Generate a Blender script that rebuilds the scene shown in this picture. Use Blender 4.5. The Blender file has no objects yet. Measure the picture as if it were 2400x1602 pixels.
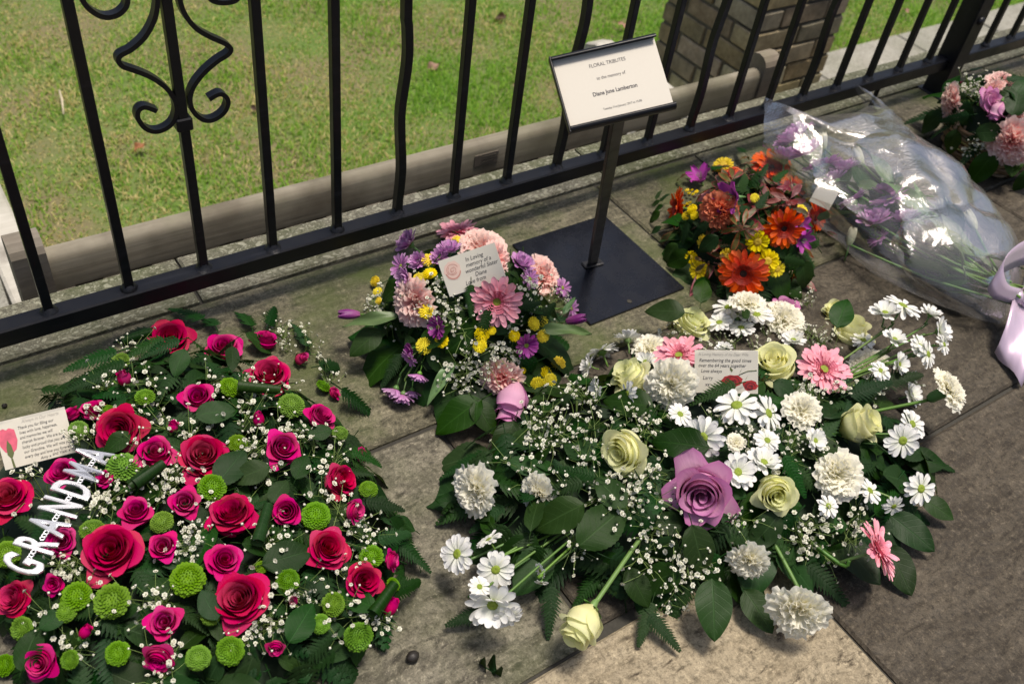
import bpy, math, random
import numpy as np
from mathutils import Matrix, Vector, Euler
rad = math.radians
sc = bpy.context.scene
COL = sc.collection

# ---------------------------------------------------------------- camera (measured from the railing's perspective)
FPX, PITCH, ROLL, YAW, CZ, PW, PH = 2203.7, .7591, .1617, .7009, 1.10, 2400, 1602
_cy, _sy = math.cos(YAW), math.sin(YAW)
FW = Vector((_sy*math.cos(PITCH), _cy*math.cos(PITCH), -math.sin(PITCH)))
_r0 = Vector((_cy, -_sy, 0)); _u0 = _r0.cross(FW)
RT = math.cos(ROLL)*_r0 + math.sin(ROLL)*_u0
UP = -math.sin(ROLL)*_r0 + math.cos(ROLL)*_u0
CAM = Vector((0, 0, CZ))
cam = bpy.data.cameras.new('camera'); co = bpy.data.objects.new('camera', cam); COL.objects.link(co)
co.matrix_world = Matrix(((RT.x, UP.x, -FW.x, CAM.x), (RT.y, UP.y, -FW.y, CAM.y), (RT.z, UP.z, -FW.z, CAM.z), (0, 0, 0, 1)))
cam.sensor_width = 36; cam.lens = 36*FPX/PW; cam.clip_start = .02; cam.clip_end = 500
cam.dof.use_dof = True; cam.dof.focus_distance = 1.33; cam.dof.aperture_fstop = 6.3
sc.camera = co

# ---------------------------------------------------------------- light
SUN_EL, SUN_AZ = rad(82), rad(105)       # almost overhead
sd = Vector((math.cos(SUN_EL)*math.sin(SUN_AZ), math.cos(SUN_EL)*math.cos(SUN_AZ), math.sin(SUN_EL)))
w = bpy.data.worlds.new('World'); sc.world = w; w.use_nodes = True
nt = w.node_tree; bg = nt.nodes['Background']
sky = nt.nodes.new('ShaderNodeTexSky'); sky.sky_type = 'NISHITA'; sky.sun_disc = False
sky.sun_elevation = SUN_EL; sky.sun_rotation = SUN_AZ; sky.air_density = 1.0; sky.dust_density = 5.0; sky.ozone_density = 1.0
nt.links.new(sky.outputs[0], bg.inputs[0]); bg.inputs[1].default_value = .095
sl = bpy.data.lights.new('sun', 'SUN'); sl.energy = 3.3; sl.angle = rad(13); sl.color = (1, .91, .80)
so = bpy.data.objects.new('sun', sl); COL.objects.link(so); so.rotation_euler = sd.to_track_quat('Z', 'Y').to_euler()
sc.view_settings.view_transform = 'Standard'; sc.view_settings.look = 'None'
sc.view_settings.exposure = .25; sc.view_settings.gamma = 1; sc.view_settings.use_curve_mapping = False
sc.cycles.max_bounces = 14; sc.cycles.diffuse_bounces = 10; sc.cycles.glossy_bounces = 4; sc.cycles.transparent_max_bounces = 16; sc.cycles.caustics_reflective = False; sc.cycles.caustics_refractive = False

# ---------------------------------------------------------------- pixel of the photograph -> point in the place
def ray(x, y):
    return (FW*FPX + RT*(x-PW/2) + UP*(PH/2-y)).normalized()
def at_z(x, y, z=0.):
    d = ray(x, y); return CAM + d*((z-CZ)/d.z)
def at_y(x, y, Y):
    d = ray(x, y); return CAM + d*(Y/d.y)
def depth(p): return (Vector(p)-CAM).dot(FW)

# ---------------------------------------------------------------- mesh helpers
class MB:
    """collects faces with uv and a material slot; build() links them as one mesh object"""
    def __init__(s): s.v, s.f, s.uv, s.m = [], [], [], []
    def add(s, V, F, UV=None, m=0):
        o = len(s.v); s.v += [tuple(map(float, p)) for p in V]
        uvs = [(0., 0.)]*len(V) if UV is None else [tuple(map(float, q)) for q in UV]
        for f in F:
            s.f.append([i+o for i in f]); s.uv.append([uvs[i] for i in f]); s.m.append(m)
        return s
    def box(s, lo, hi, m=0, M=None, bev=0):
        lo, hi = np.array(lo, float), np.array(hi, float)
        if bev:
            c, h = (lo+hi)/2, (hi-lo)/2; V = []; idx = {}
            for ax in range(3):
                for sx in (-1, 1):
                    for sy in (-1, 1):
                        for sz in (-1, 1):
                            q = np.array([sx, sy, sz], float)*(h-bev); q[ax] += bev*(sx, sy, sz)[ax]
                            idx[(ax, sx, sy, sz)] = len(V); V.append(c+q)
            F = []
            for ax in range(3):
                a, b = (ax+1) % 3, (ax+2) % 3
                for sg in (-1, 1):
                    L = []
                    for p, q in ((-1, -1), (1, -1), (1, 1), (-1, 1)):
                        k = [0, 0, 0]; k[ax] = sg; k[a] = p; k[b] = q; L.append(idx[(ax, *k)])
                    F.append(L if sg > 0 else L[::-1])
                for p in (-1, 1):          # edges along ax, between faces a and b
                    for q in (-1, 1):
                        L = []
                        for fa, e in ((a, -1), (a, 1), (b, 1), (b, -1)):
                            k = [0, 0, 0]; k[ax] = e; k[a] = p; k[b] = q; L.append(idx[(fa, *k)])
                        F.append(L if p*q < 0 else L[::-1])
            for sx in (-1, 1):
                for sy in (-1, 1):
                    for sz in (-1, 1):
                        L = [idx[(0, sx, sy, sz)], idx[(1, sx, sy, sz)], idx[(2, sx, sy, sz)]]
                        F.append(L if sx*sy*sz > 0 else L[::-1])
        else:
            V = [(x, y, z) for x in (lo[0], hi[0]) for y in (lo[1], hi[1]) for z in (lo[2], hi[2])]
            F = [(0, 1, 3, 2), (4, 6, 7, 5), (0, 4, 5, 1), (2, 3, 7, 6), (0, 2, 6, 4), (1, 5, 7, 3)]
        if M is not None: V = [M @ Vector(p) for p in V]
        return s.add(V, F, None, m)
    def tube(s, pts, r, n=6, m=0, cap=True, r2=None):
        """round bar through pts; r a number or one per point"""
        P = [Vector(p) for p in pts]; k = len(P); V = []; UV = []
        R = [r]*k if isinstance(r, (int, float)) else list(r)
        ref = None
        for i in range(k):
            t = (P[min(i+1, k-1)]-P[max(i-1, 0)]).normalized()
            if ref is None:
                ref = t.orthogonal().normalized()
            ref = (ref - t*ref.dot(t)).normalized(); b = t.cross(ref)
            for j in range(n):
                a = 2*math.pi*j/n; V.append(P[i]+ref*(math.cos(a)*R[i])+b*(math.sin(a)*R[i])); UV.append((j/n, i/(k-1)))
        F = [(i*n+j, i*n+(j+1) % n, (i+1)*n+(j+1) % n, (i+1)*n+j) for i in range(k-1) for j in range(n)]
        if cap: F += [list(range(n))[::-1], list(range((k-1)*n, k*n))]
        return s.add(V, F, UV, m)
    def ribbonbar(s, pts, nrm, w, t, m=0):
        """flat bar: pts in a plane with normal nrm, w deep along nrm, t thick in the plane"""
        P = [Vector(p) for p in pts]; k = len(P); nrm = Vector(nrm).normalized(); V = []
        for i in range(k):
            d = (P[min(i+1, k-1)]-P[max(i-1, 0)]).normalized(); b = d.cross(nrm)
            for a, c in ((-1, -1), (1, -1), (1, 1), (-1, 1)): V.append(P[i]+nrm*(a*w/2)+b*(c*t/2))
        F = [(i*4+j, i*4+(j+1) % 4, (i+1)*4+(j+1) % 4, (i+1)*4+j) for i in range(k-1) for j in range(4)]
        return s.add(V, F+[(3, 2, 1, 0), tuple(range(4*k-4, 4*k))], None, m)
    def lathe(s, prof, n=16, m=0, M=None):
        V = []; UV = []
        for i, (r, z) in enumerate(prof):
            for j in range(n):
                a = 2*math.pi*j/n; V.append(Vector((r*math.cos(a), r*math.sin(a), z))); UV.append((j/n, i/(len(prof)-1)))
        if M is not None: V = [M @ p for p in V]
        k = len(prof)
        return s.add(V, [(i*n+j, i*n+(j+1) % n, (i+1)*n+(j+1) % n, (i+1)*n+j) for i in range(k-1) for j in range(n)], UV, m)
    def grid(s, P, UV=None, m=0, close=False):
        """P: array (nv, nu, 3)"""
        P = np.asarray(P, float); nv, nu = P.shape[:2]
        if UV is None:
            U, W_ = np.meshgrid(np.linspace(0, 1, nu), np.linspace(0, 1, nv)); UV = np.stack([U, W_], -1)
        F = [(i*nu+j, i*nu+j+1, (i+1)*nu+j+1, (i+1)*nu+j) for i in range(nv-1) for j in range(nu-1)]
        if close: F += [(i*nu+nu-1, i*nu, (i+1)*nu, (i+1)*nu+nu-1) for i in range(nv-1)]
        return s.add(P.reshape(-1, 3), F, UV.reshape(-1, 2), m)
    def xf(s, M):
        s.v = [tuple(M @ Vector(p)) for p in s.v]; return s
    def join(s, o, M=None, m=None):
        k = len(s.v); s.v += [tuple(M @ Vector(p)) for p in o.v] if M is not None else o.v
        s.f += [[i+k for i in f] for f in o.f]; s.uv += o.uv; s.m += o.m if m is None else [m]*len(o.f)
        return s
    def mesh(s, name, mats, smooth=True):
        me = bpy.data.meshes.new(name); me.from_pydata(s.v, [], s.f)
        ul = me.uv_layers.new(name='UVMap')
        ul.data.foreach_set('uv', np.array([c for f in s.uv for c in f], np.float32).ravel())
        for a in (mats if isinstance(mats, (list, tuple)) else [mats]): me.materials.append(a)
        me.polygons.foreach_set('material_index', s.m)
        me.polygons.foreach_set('use_smooth', [smooth]*len(s.f))
        me.update(); return me
    def build(s, name, mats, parent=None, smooth=True, M=None):
        return link(name, s.mesh(name, mats, smooth), parent, M)

def link(name, data, parent=None, M=None):
    o = bpy.data.objects.new(name, data); COL.objects.link(o)
    if parent is not None: o.parent = parent
    if M is not None: o.matrix_basis = M
    return o
def tag(o, label, cat, group=None, kind=None):
    if label: o['label'] = label
    if cat: o['category'] = cat
    if group: o['group'] = group
    if kind: o['kind'] = kind
    return o
def thing(name, label, cat, loc=(0, 0, 0), group=None):
    o = bpy.data.objects.new(name, None); o.empty_display_size = .02; COL.objects.link(o); o.location = loc
    return tag(o, label, cat, group)
def structure(o): o['kind'] = 'structure'; return o
def frame(z, roll=0., x=None):
    """3x3 with +Z along z, rolled about it"""
    z = Vector(z).normalized()
    if x is None:
        x = Vector((0, 0, 1)).cross(z)
        if x.length < 1e-3: x = Vector((1, 0, 0))
    x = (Vector(x) - z*Vector(x).dot(z)).normalized(); y = z.cross(x)
    M = Matrix((x, y, z)).transposed()
    return M @ Matrix.Rotation(roll, 3, 'Z')
def trs(loc, R=None, s=1.):
    M = Matrix.Translation(Vector(loc))
    if R is not None: M = M @ R.to_4x4()
    if isinstance(s, (int, float)): s = (s, s, s)
    return M @ Matrix.Diagonal((*s, 1))
def catmull(P, n=6):
    P = [np.array(p, float) for p in P]; out = []
    for i in range(len(P)-1):
        a, b, c, d = P[max(i-1, 0)], P[i], P[i+1], P[min(i+2, len(P)-1)]
        for k in range(n):
            t = k/n; out.append(.5*((2*b)+(c-a)*t+(2*a-5*b+4*c-d)*t*t+(3*b-a-3*c+d)*t**3))
    return out+[P[-1]]
def sstep(x, a, b):
    t = np.clip((x-a)/(b-a), 0, 1); return t*t*(3-2*t)

# ---------------------------------------------------------------- materials
class NT:
    def __init__(s, name):
        s.mat = bpy.data.materials.new(name); s.mat.use_nodes = True; s.t = s.mat.node_tree
        s.p = s.t.nodes['Principled BSDF']; s.out = s.t.nodes['Material Output']
    def n(s, typ, **kw):
        o = s.t.nodes.new('ShaderNode'+typ)
        for k, v in kw.items():
            if k.startswith('i_'):
                key = k[2:]; key = int(key) if key.isdigit() else key.replace('_', ' ')
                if hasattr(v, 'is_linked') or isinstance(v, bpy.types.NodeSocket): s.t.links.new(v, o.inputs[key])
                else: o.inputs[key].default_value = v
            else: setattr(o, k, v)
        return o
    def l(s, a, b): s.t.links.new(a, b)
    def set(s, **kw):
        for k, v in kw.items():
            k = k.replace('_', ' ')
            if isinstance(v, bpy.types.NodeSocket): s.l(v, s.p.inputs[k])
            else: s.p.inputs[k].default_value = v
    def math(s, op, a, b=0., c=None, clamp=False):
        o = s.t.nodes.new('ShaderNodeMath'); o.operation = op; o.use_clamp = clamp
        for i, v in enumerate((a, b) if c is None else (a, b, c)):
            if isinstance(v, bpy.types.NodeSocket): s.l(v, o.inputs[i])
            else: o.inputs[i].default_value = v
        return o.outputs[0]
    def mix(s, f, a, b, blend='MIX'):
        o = s.t.nodes.new('ShaderNodeMix'); o.data_type = 'RGBA'; o.blend_type = blend
        for i, v in ((0, f), (6, a), (7, b)):
            if isinstance(v, bpy.types.NodeSocket): s.l(v, o.inputs[i])
            else: o.inputs[i].default_value = (*v, 1) if isinstance(v, tuple) and len(v) == 3 else v
        return o.outputs[2]
    def ramp(s, f, stops, interp='LINEAR'):
        o = s.t.nodes.new('ShaderNodeValToRGB'); s.l(f, o.inputs[0]); e = o.color_ramp.elements; o.color_ramp.interpolation = interp
        while len(e) < len(stops): e.new(.5)
        for el, (p, c) in zip(e, stops):
            el.position = p; el.color = (c, c, c, 1) if isinstance(c, (int, float)) else (*c, 1)
        return o.outputs[0]
    def noise(s, vec, scale, detail=4, rough=.55, dist=0.):
        o = s.n('TexNoise', i_Scale=scale, i_Detail=detail, i_Roughness=rough, i_Distortion=dist)
        if vec is not None: s.l(vec, o.inputs['Vector'])
        return o.outputs[0]
    def coord(s, which='Object'):
        return s.n('TexCoord').outputs[which]
    def mapping(s, vec, scale=(1, 1, 1), rot=(0, 0, 0), loc=(0, 0, 0)):
        o = s.n('Mapping'); s.l(vec, o.inputs[0]); o.inputs['Scale'].default_value = scale; o.inputs['Rotation'].default_value = rot
        if isinstance(loc, bpy.types.NodeSocket): s.l(loc, o.inputs['Location'])
        else: o.inputs['Location'].default_value = loc
        return o.outputs[0]
    def bump(s, h, strength=.3, dist=.002):
        o = s.n('Bump', i_Strength=strength, i_Distance=dist); s.l(h, o.inputs['Height']); s.l(o.outputs[0], s.p.inputs['Normal']); return o.outputs[0]
    def objrand(s): return s.n('ObjectInfo').outputs['Random']
    def jitter(s, col, h=.02, sat=.12, val=.2):
        r = s.objrand(); r2 = s.math('FRACT', s.math('MULTIPLY', r, 17.3)); r3 = s.math('FRACT', s.math('MULTIPLY', r, 71.7))
        o = s.n('HueSaturation'); s.l(col, o.inputs['Color'])
        s.l(s.math('MULTIPLY_ADD', r, 2*h, .5-h), o.inputs['Hue']); s.l(s.math('MULTIPLY_ADD', r2, 2*sat, 1-sat), o.inputs['Saturation'])
        s.l(s.math('MULTIPLY_ADD', r3, 2*val, 1-val), o.inputs['Value']); return o.outputs[0]

def petal_mat(name, base, tip=None, mid=None, transl=.22, rough=.5, streak=.12, jit=(.008, .06, .1), spec=.15, edge=None, nscale=14):
    """colour runs from the petal's base (v = 0) to its tip (v = 1)"""
    g = NT(name); uv = g.coord('UV'); sp = g.n('SeparateXYZ'); g.l(uv, sp.inputs[0]); u, v = sp.outputs[0], sp.outputs[1]
    tip = tip or base; mid = mid or tuple((a+b)/2 for a, b in zip(base, tip))
    col = g.ramp(v, [(0, base), (.5, mid), (1, tip)])
    if edge:
        eu = g.math('ABSOLUTE', g.math('SUBTRACT', u, .5)); e = g.ramp(eu, [(.3, 0.), (.5, 1.)])
        e2 = g.ramp(v, [(.8, 0.), (1, 1.)]); col = g.mix(g.math('MAXIMUM', e, e2), col, edge)
    st = g.noise(g.mapping(uv, (nscale, 1.2, 1)), 3, 3); col = g.mix(g.math('MULTIPLY', g.math('SUBTRACT', st, .5), streak*4), col, tuple(c*.45 for c in mid))
    col = g.jitter(col, *jit)
    g.set(Base_Color=col, Roughness=rough); g.p.inputs['Specular IOR Level'].default_value = spec
    
    g.bump(st, .25, .002)
    if transl:
        tr = g.n('BsdfTranslucent'); g.l(col, tr.inputs[0]); mx = g.n('MixShader', i_0=transl)
        g.l(g.p.outputs[0], mx.inputs[1]); g.l(tr.outputs[0], mx.inputs[2]); g.l(mx.outputs[0], g.out.inputs[0])
    return g.mat
def leaf_mat(name, col, vein=None, edge=None, rough=.38, transl=.12, back=None, nv=7, jit=(.02, .15, .3), spec=.5):
    g = NT(name); uv = g.coord('UV'); sp = g.n('SeparateXYZ'); g.l(uv, sp.inputs[0])
    au = g.math('ABSOLUTE', g.math('SUBTRACT', sp.outputs[0], .5)); v = sp.outputs[1]
    n = g.noise(g.coord('Object'), 90, 3); c = g.mix(n, tuple(x*.7 for x in col), tuple(min(1, x*1.35) for x in col))
    midrib = g.ramp(au, [(.0, 1.), (.035, 0.)])
    w = g.math('SUBTRACT', v, g.math('MULTIPLY', au, .45)); ph = g.math('FRACT', g.math('MULTIPLY', w, nv))
    side = g.ramp(g.math('ABSOLUTE', g.math('SUBTRACT', ph, .5)), [(.0, 1.), (.09, 0.)])
    vm = g.math('MAXIMUM', midrib, g.math('MULTIPLY', side, .45))
    vein = vein or tuple(min(1, x*2.0+.01) for x in col)
    c = g.mix(g.math('MULTIPLY', vm, .6), c, vein)
    if edge:
        e = g.ramp(au, [(.28, 0.), (.46, 1.)]); c = g.mix(g.math('MAXIMUM', e, g.ramp(v, [(.8, 0.), (1, 1.)])), c, edge)
    if back: c = g.mix(g.n('NewGeometry').outputs['Backfacing'], c, back)
    c = g.jitter(c, *jit); g.set(Base_Color=c, Roughness=rough); g.p.inputs['Specular IOR Level'].default_value = spec
    h = g.math('SUBTRACT', g.math('MULTIPLY', n, .4), g.math('MULTIPLY', vm, .6)); g.bump(h, .35, .0015)
    if transl:
        tr = g.n('BsdfTranslucent'); g.l(g.mix(.5, c, (.12, .2, .02)), tr.inputs[0]); mx = g.n('MixShader', i_0=transl)
        g.l(g.p.outputs[0], mx.inputs[1]); g.l(tr.outputs[0], mx.inputs[2]); g.l(mx.outputs[0], g.out.inputs[0])
    return g.mat
def plain(name, col, rough=.5, metal=0., spec=.5, nz=0., nscale=60, bump=0., jit=None):
    g = NT(name); c = None
    if nz:
        n = g.noise(g.coord('Object'), nscale, 5); c = g.mix(n, tuple(x*(1-nz) for x in col), tuple(min(1, x*(1+nz)) for x in col))
    if jit:
        if c is None: c = g.mix(0., col, col)
        c = g.jitter(c, *jit)
    g.set(Roughness=rough, Metallic=metal)
    g.p.inputs['Specular IOR Level'].default_value = spec
    if c is not None: g.set(Base_Color=c)
    else: g.p.inputs['Base Color'].default_value = (*col, 1)
    if bump and nz: g.bump(n, bump, .001)
    return g.mat

M_ = {}
M_['rose_red'] = petal_mat('rose_red', (.32, .002, .035), (.50, .005, .080), (.42, .003, .055), transl=.2, spec=.08)
M_['rose_magenta'] = petal_mat('rose_magenta', (.34, .004, .06), (.56, .010, .17), (.46, .006, .10), transl=.2, spec=.08)
M_['rose_lilac'] = petal_mat('rose_lilac', (.74, .40, .48), (.70, .36, .55), (.73, .41, .56), transl=.3, edge=(.58, .20, .44), streak=.06)
M_['rose_cream'] = petal_mat('rose_cream', (.82, .82, .38), (.93, .92, .66), (.91, .90, .55), transl=.5, edge=(.84, .86, .48), streak=.06)
M_['carn_white'] = petal_mat('carnation_white', (.90, .88, .66), (.94, .92, .82), (.93, .91, .76), transl=.45, streak=.0, jit=(0, .03, .05))
M_['carn_pink'] = petal_mat('carnation_pink', (.82, .26, .24), (.91, .60, .55), (.89, .46, .42), transl=.42, edge=(.92, .72, .66), streak=.04)
M_['carn_coral'] = petal_mat('carnation_coral', (.78, .14, .06), (.86, .28, .15), (.82, .21, .10), transl=.4, streak=.04)
M_['ger_pink'] = petal_mat('gerbera_pink', (.78, .26, .34), (.90, .48, .55), (.86, .38, .46), transl=.2, streak=.2)
M_['ger_orange'] = petal_mat('gerbera_orange', (.62, .035, .003), (.84, .125, .008), (.76, .08, .005), transl=.2, streak=.2)
M_['daisy_white'] = petal_mat('daisy_white', (.76, .78, .66), (.83, .83, .81), (.82, .82, .80), transl=.22, streak=.08, jit=(0, .03, .05))
M_['mum_lilac'] = petal_mat('mum_lilac', (.46, .17, .42), (.64, .40, .62), (.55, .27, .53), transl=.2, streak=.2, jit=(.01, .12, .15))
M_['mum_purple'] = petal_mat('mum_purple', (.26, .035, .22), (.42, .10, .36), (.34, .06, .29), transl=.2, streak=.2, jit=(.01, .12, .15))
M_['mum_yellow'] = petal_mat('mum_yellow', (.66, .48, .01), (.80, .66, .02), (.76, .60, .015), transl=.15, jit=(.01, .05, .1))
M_['mum_green'] = petal_mat('mum_green', (.035, .095, .005), (.125, .25, .010), (.08, .18, .008), transl=.1, jit=(.01, .08, .15))
M_['tulip_purple'] = petal_mat('tulip_purple', (.34, .10, .26), (.16, .015, .15), (.20, .025, .18), transl=.15, rough=.35, streak=.25, spec=.45)
M_['tulip_white'] = petal_mat('tulip_white', (.62, .68, .36), (.80, .78, .62), (.80, .80, .62), transl=.2)
M_['alstro'] = petal_mat('alstroemeria', (.46, .12, .42), (.38, .05, .33), (.44, .08, .38), transl=.2, streak=.3)
M_['disc_green'] = plain('disc_green', (.20, .27, .02), .7, nz=.5, nscale=40, bump=.6)
M_['disc_yellow'] = plain('disc_yellow', (.55, .38, .02), .7, nz=.4, nscale=40, bump=.6)
M_['disc_dark'] = plain('disc_dark', (.03, .010, .008), .8, nz=.6, nscale=40, bump=.6)
M_['floret_pink'] = plain('floret_pink', (.66, .17, .24), .6, nz=.4, nscale=8)
M_['floret_orange'] = plain('floret_orange', (.42, .022, .006), .6, nz=.4, nscale=8)
M_['green_stem'] = plain('green_stem', (.10, .20, .035), .45, nz=.3, nscale=30, jit=(.02, .15, .2))
M_['calyx'] = plain('calyx_green', (.12, .24, .05), .45, nz=.3, nscale=20, jit=(.02, .15, .2))
M_['gyp_white'] = plain('gypsophila_white', (.64, .64, .53), .6, nz=.06, nscale=4)
M_['gyp_stem'] = plain('gypsophila_stem', (.16, .24, .06), .5)
M_['salal'] = leaf_mat('salal_leaf', (.010, .034, .004), back=(.045, .09, .02), spec=.16, rough=.45)
M_['rose_leaf'] = leaf_mat('rose_leaf', (.013, .037, .007), back=(.08, .13, .05), rough=.5, nv=9, spec=.14)
M_['fern'] = leaf_mat('fern_leaf', (.009, .034, .006), rough=.5, nv=5, jit=(.02, .15, .35), spec=.14)
M_['tulip_leaf'] = leaf_mat('tulip_leaf', (.10, .18, .06), vein=(.14, .23, .08), rough=.45, nv=1)
M_['red_leaf'] = leaf_mat('red_leaf', (.085, .075, .022), edge=(.24, .035, .03), vein=(.15, .06, .03), rough=.45, nv=1, jit=(.03, .2, .3))
M_['red_leaf2'] = leaf_mat('dark_red_leaf', (.15, .018, .022), edge=(.20, .025, .03), vein=(.2, .05, .04), rough=.45, nv=1, jit=(.02, .2, .3))
M_['foam'] = plain('floral_foam', (.012, .028, .012), .9, nz=.4, nscale=80, bump=.5)
M_['paper'] = plain('card_paper', (.64, .61, .52), .65, spec=.3, nz=.02, nscale=300)
M_['ink'] = plain('black_ink', (.012, .012, .02), .6)
M_['ink_grey'] = plain('grey_ink', (.38, .36, .32), .6)

# ---------------------------------------------------------------- flower heads (radius 1, facing +Z, origin in the head)
rnd = random.Random(7); rng = np.random.default_rng(7)
class Spec:
    """a flower head: the mesh of its core and its sub-parts"""
    def __init__(s, name, core, subs): s.name, s.core, s.subs = name, core, subs
def uvgrid(nu, nv):
    return np.meshgrid(np.linspace(-1, 1, nu), np.linspace(0, 1, nv))

def rose_petal(q, th, R, op=1., nu=15, nv=12, pointed=.07):
    """one rose petal as a grid; q 0 = heart, 1 = outermost"""
    u, v = uvgrid(nu, nv)
    rt = (.07+.58*q**.85)*(.55+.45*op)
    half = rad(122-38*q)
    wv = np.sin(np.pi*np.clip(.10+.62*v, 0, 1))**.8
    top = 1-(.10+.16*q)*np.abs(u)**3+pointed*q*np.exp(-((u-R.uniform(-.2, .2))/.34)**2)
    top = top+.035*np.sin(u*5+R.uniform(0, 6))*(.4+q)
    vv = v*top
    bulge = 1+(.55-.35*q)*np.sin(np.pi*np.clip(vv, 0, 1))
    r = rt*bulge*np.clip(vv*2.3, 0, 1)**.6
    zt = .04+.10*math.sin(math.pi*min(1, q*1.15))-.42*op*max(0, q-.42)**1.25*2.0
    z = -1+(1+zt)*vv**(.85)
    cu = np.clip((vv-.66)/.34, 0, 1.3)**2*(.08+.40*q*op)                 # the rim rolls outward
    eu = np.clip((np.abs(u)-.25)/.75, 0, 1)**2*np.clip(vv*1.4-.4, 0, 1)*q*op
    r = r+cu*(1-.25*np.abs(u))+eu*.05
    z = z-cu*.55*q-eu*.11
    r = r*(1+(.13-.05*q)*u)
    r = r+.025*np.sin(vv*9+u*4+R.uniform(0, 6))*q*vv
    a = th+u*half*wv
    return np.stack([r*np.cos(a), r*np.sin(a), z], -1)
def make_rose(name, mat, n=20, core=8, op=1., seed=0, sepals=True, pointed=.07, zs=1.):
    R = random.Random(seed); subs = []; c = MB(); th = R.uniform(0, 6)
    uvs = lambda P: np.stack(np.meshgrid(np.linspace(0, 1, P.shape[1]), np.linspace(.1, 1, P.shape[0])), -1)
    for k in range(n):
        q = k/(n-1); th += rad(137.5)+R.uniform(-.15, .15)
        P = rose_petal(q, th, R, op, pointed=pointed); P[..., 2] *= zs
        s = 1/(.07+.58+.30*op)*1.02 if op > .5 else 1/.80
        P = P*np.array([s, s, s*.92])
        if k < core: c.grid(P, uvs(P))
        else: subs.append(('petal', MB().grid(P, uvs(P)).mesh(name+'_petal', M_[mat]), Matrix()))
    if sepals:
        for k in range(5):
            a = 2*math.pi*k/5+R.uniform(-.2, .2); u, v = uvgrid(3, 6)
            r = .10+.34*v*(1+.3*v); z = -1.02*zs+.25*v**2-.35*v*R.uniform(.2, 1)
            w = .13*np.sin(np.pi*np.clip(v*.85+.12, 0, 1))*u
            P = np.stack([r*math.cos(a)-w*math.sin(a), r*math.sin(a)+w*math.cos(a), z+.05*np.abs(u)], -1)
            subs.append(('sepal', MB().grid(P).mesh('sepal', M_['calyx']), Matrix()))
        subs.append(('hip', MB().lathe([(.05, -1.3*zs), (.13, -1.2*zs), (.17, -1.05*zs), (.16, -.92*zs)], 10).mesh('hip', M_['calyx']), Matrix()))
    return Spec(name, c.mesh(name, M_[mat]), subs)

def make_bud(name, mat, seed=0, n=6, open_=.25, L=1.55, fat=.62):
    """closed rose bud, long axis +Z, base at z=-.8"""
    R = random.Random(seed); c = MB(); subs = []; th = R.uniform(0, 6)
    for k in range(n):
        q = k/(n-1); th += rad(137.5); u, v = uvgrid(9, 10)
        half = rad(115-35*q); wv = np.sin(np.pi*np.clip(.12+.6*v, 0, 1))**.7
        top = 1-.22*np.abs(u)**2.2+.06*np.exp(-(u/.2)**2)
        vv = v*top; r = fat*np.sin(np.pi*np.clip(.06+.80*vv**.8, 0, 1))**.8*(.42+.58*q)
        cu = np.clip((vv-.75)/.25, 0, 1.2)**2*(open_*q); r = r+cu
        r *= 1+.10*u; z = -.8+L*vv*(1-.08*q)-cu*.3
        a = th+u*half*wv; P = np.stack([r*np.cos(a), r*np.sin(a), z], -1)
        if k < n-3: c.grid(P)
        else: subs.append(('petal', MB().grid(P).mesh(name+'_petal', M_[mat]), Matrix()))
    for k in range(5):
        a = 2*math.pi*k/5+R.uniform(-.2, .2); u, v = uvgrid(3, 6); o = R.uniform(.1, .7)
        r = .14+(fat-.02)*np.sin(np.pi*np.clip(.05+.5*v, 0, 1))*(1-.2*o)+o*v**2*.5; z = -.85+.95*v*(1-.5*o*v)
        w = .15*np.sin(np.pi*np.clip(v*.85+.12, 0, 1))*u
        P = np.stack([r*math.cos(a)-w*math.sin(a), r*math.sin(a)+w*math.cos(a), z], -1)
        subs.append(('sepal', MB().grid(P).mesh('sepal', M_['calyx']), Matrix()))
    subs.append(('hip', MB().lathe([(.06, -1.2), (.15, -1.1), (.22, -.95), (.20, -.78)], 10).mesh('hip', M_['calyx']), Matrix()))
    return Spec(name, c.mesh(name, M_[mat]), subs)

def ruffle(az, tilt, L, W, R, nu=15, nv=7, amp=.10):
    """carnation petal: a claw that fans to a waved, toothed edge"""
    u, v = uvgrid(nu, nv); k = R.choice((2, 2.5, 3, 3.5)); ph = R.uniform(0, 6)
    ln = L*v*(1-.14*np.abs(u)**2+.035*np.sign(np.sin(u*11*np.pi))*(v > .99)+.03*np.sin(u*7+ph))
    wid = W*(.12+.88*v**.8)*u
    h = amp*v**1.3*np.sin(u*k*np.pi+ph)+.05*v**2*np.sin(u*k*2.3*np.pi+ph*2)
    bend = tilt*(.45+.75*v)                                          # curves outward along its length
    x = wid; rr = np.cumsum(np.vstack([np.zeros((1, nu)), np.diff(ln, axis=0)])*np.sin(bend), 0)
    zz = np.cumsum(np.vstack([np.zeros((1, nu)), np.diff(ln, axis=0)])*np.cos(bend), 0)
    rr = rr+h*np.cos(bend); zz = zz-h*np.sin(bend)
    a = az; X = rr*np.cos(a)-x*np.sin(a); Y = rr*np.sin(a)+x*np.cos(a)
    return np.stack([X, Y, zz], -1)
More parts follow.
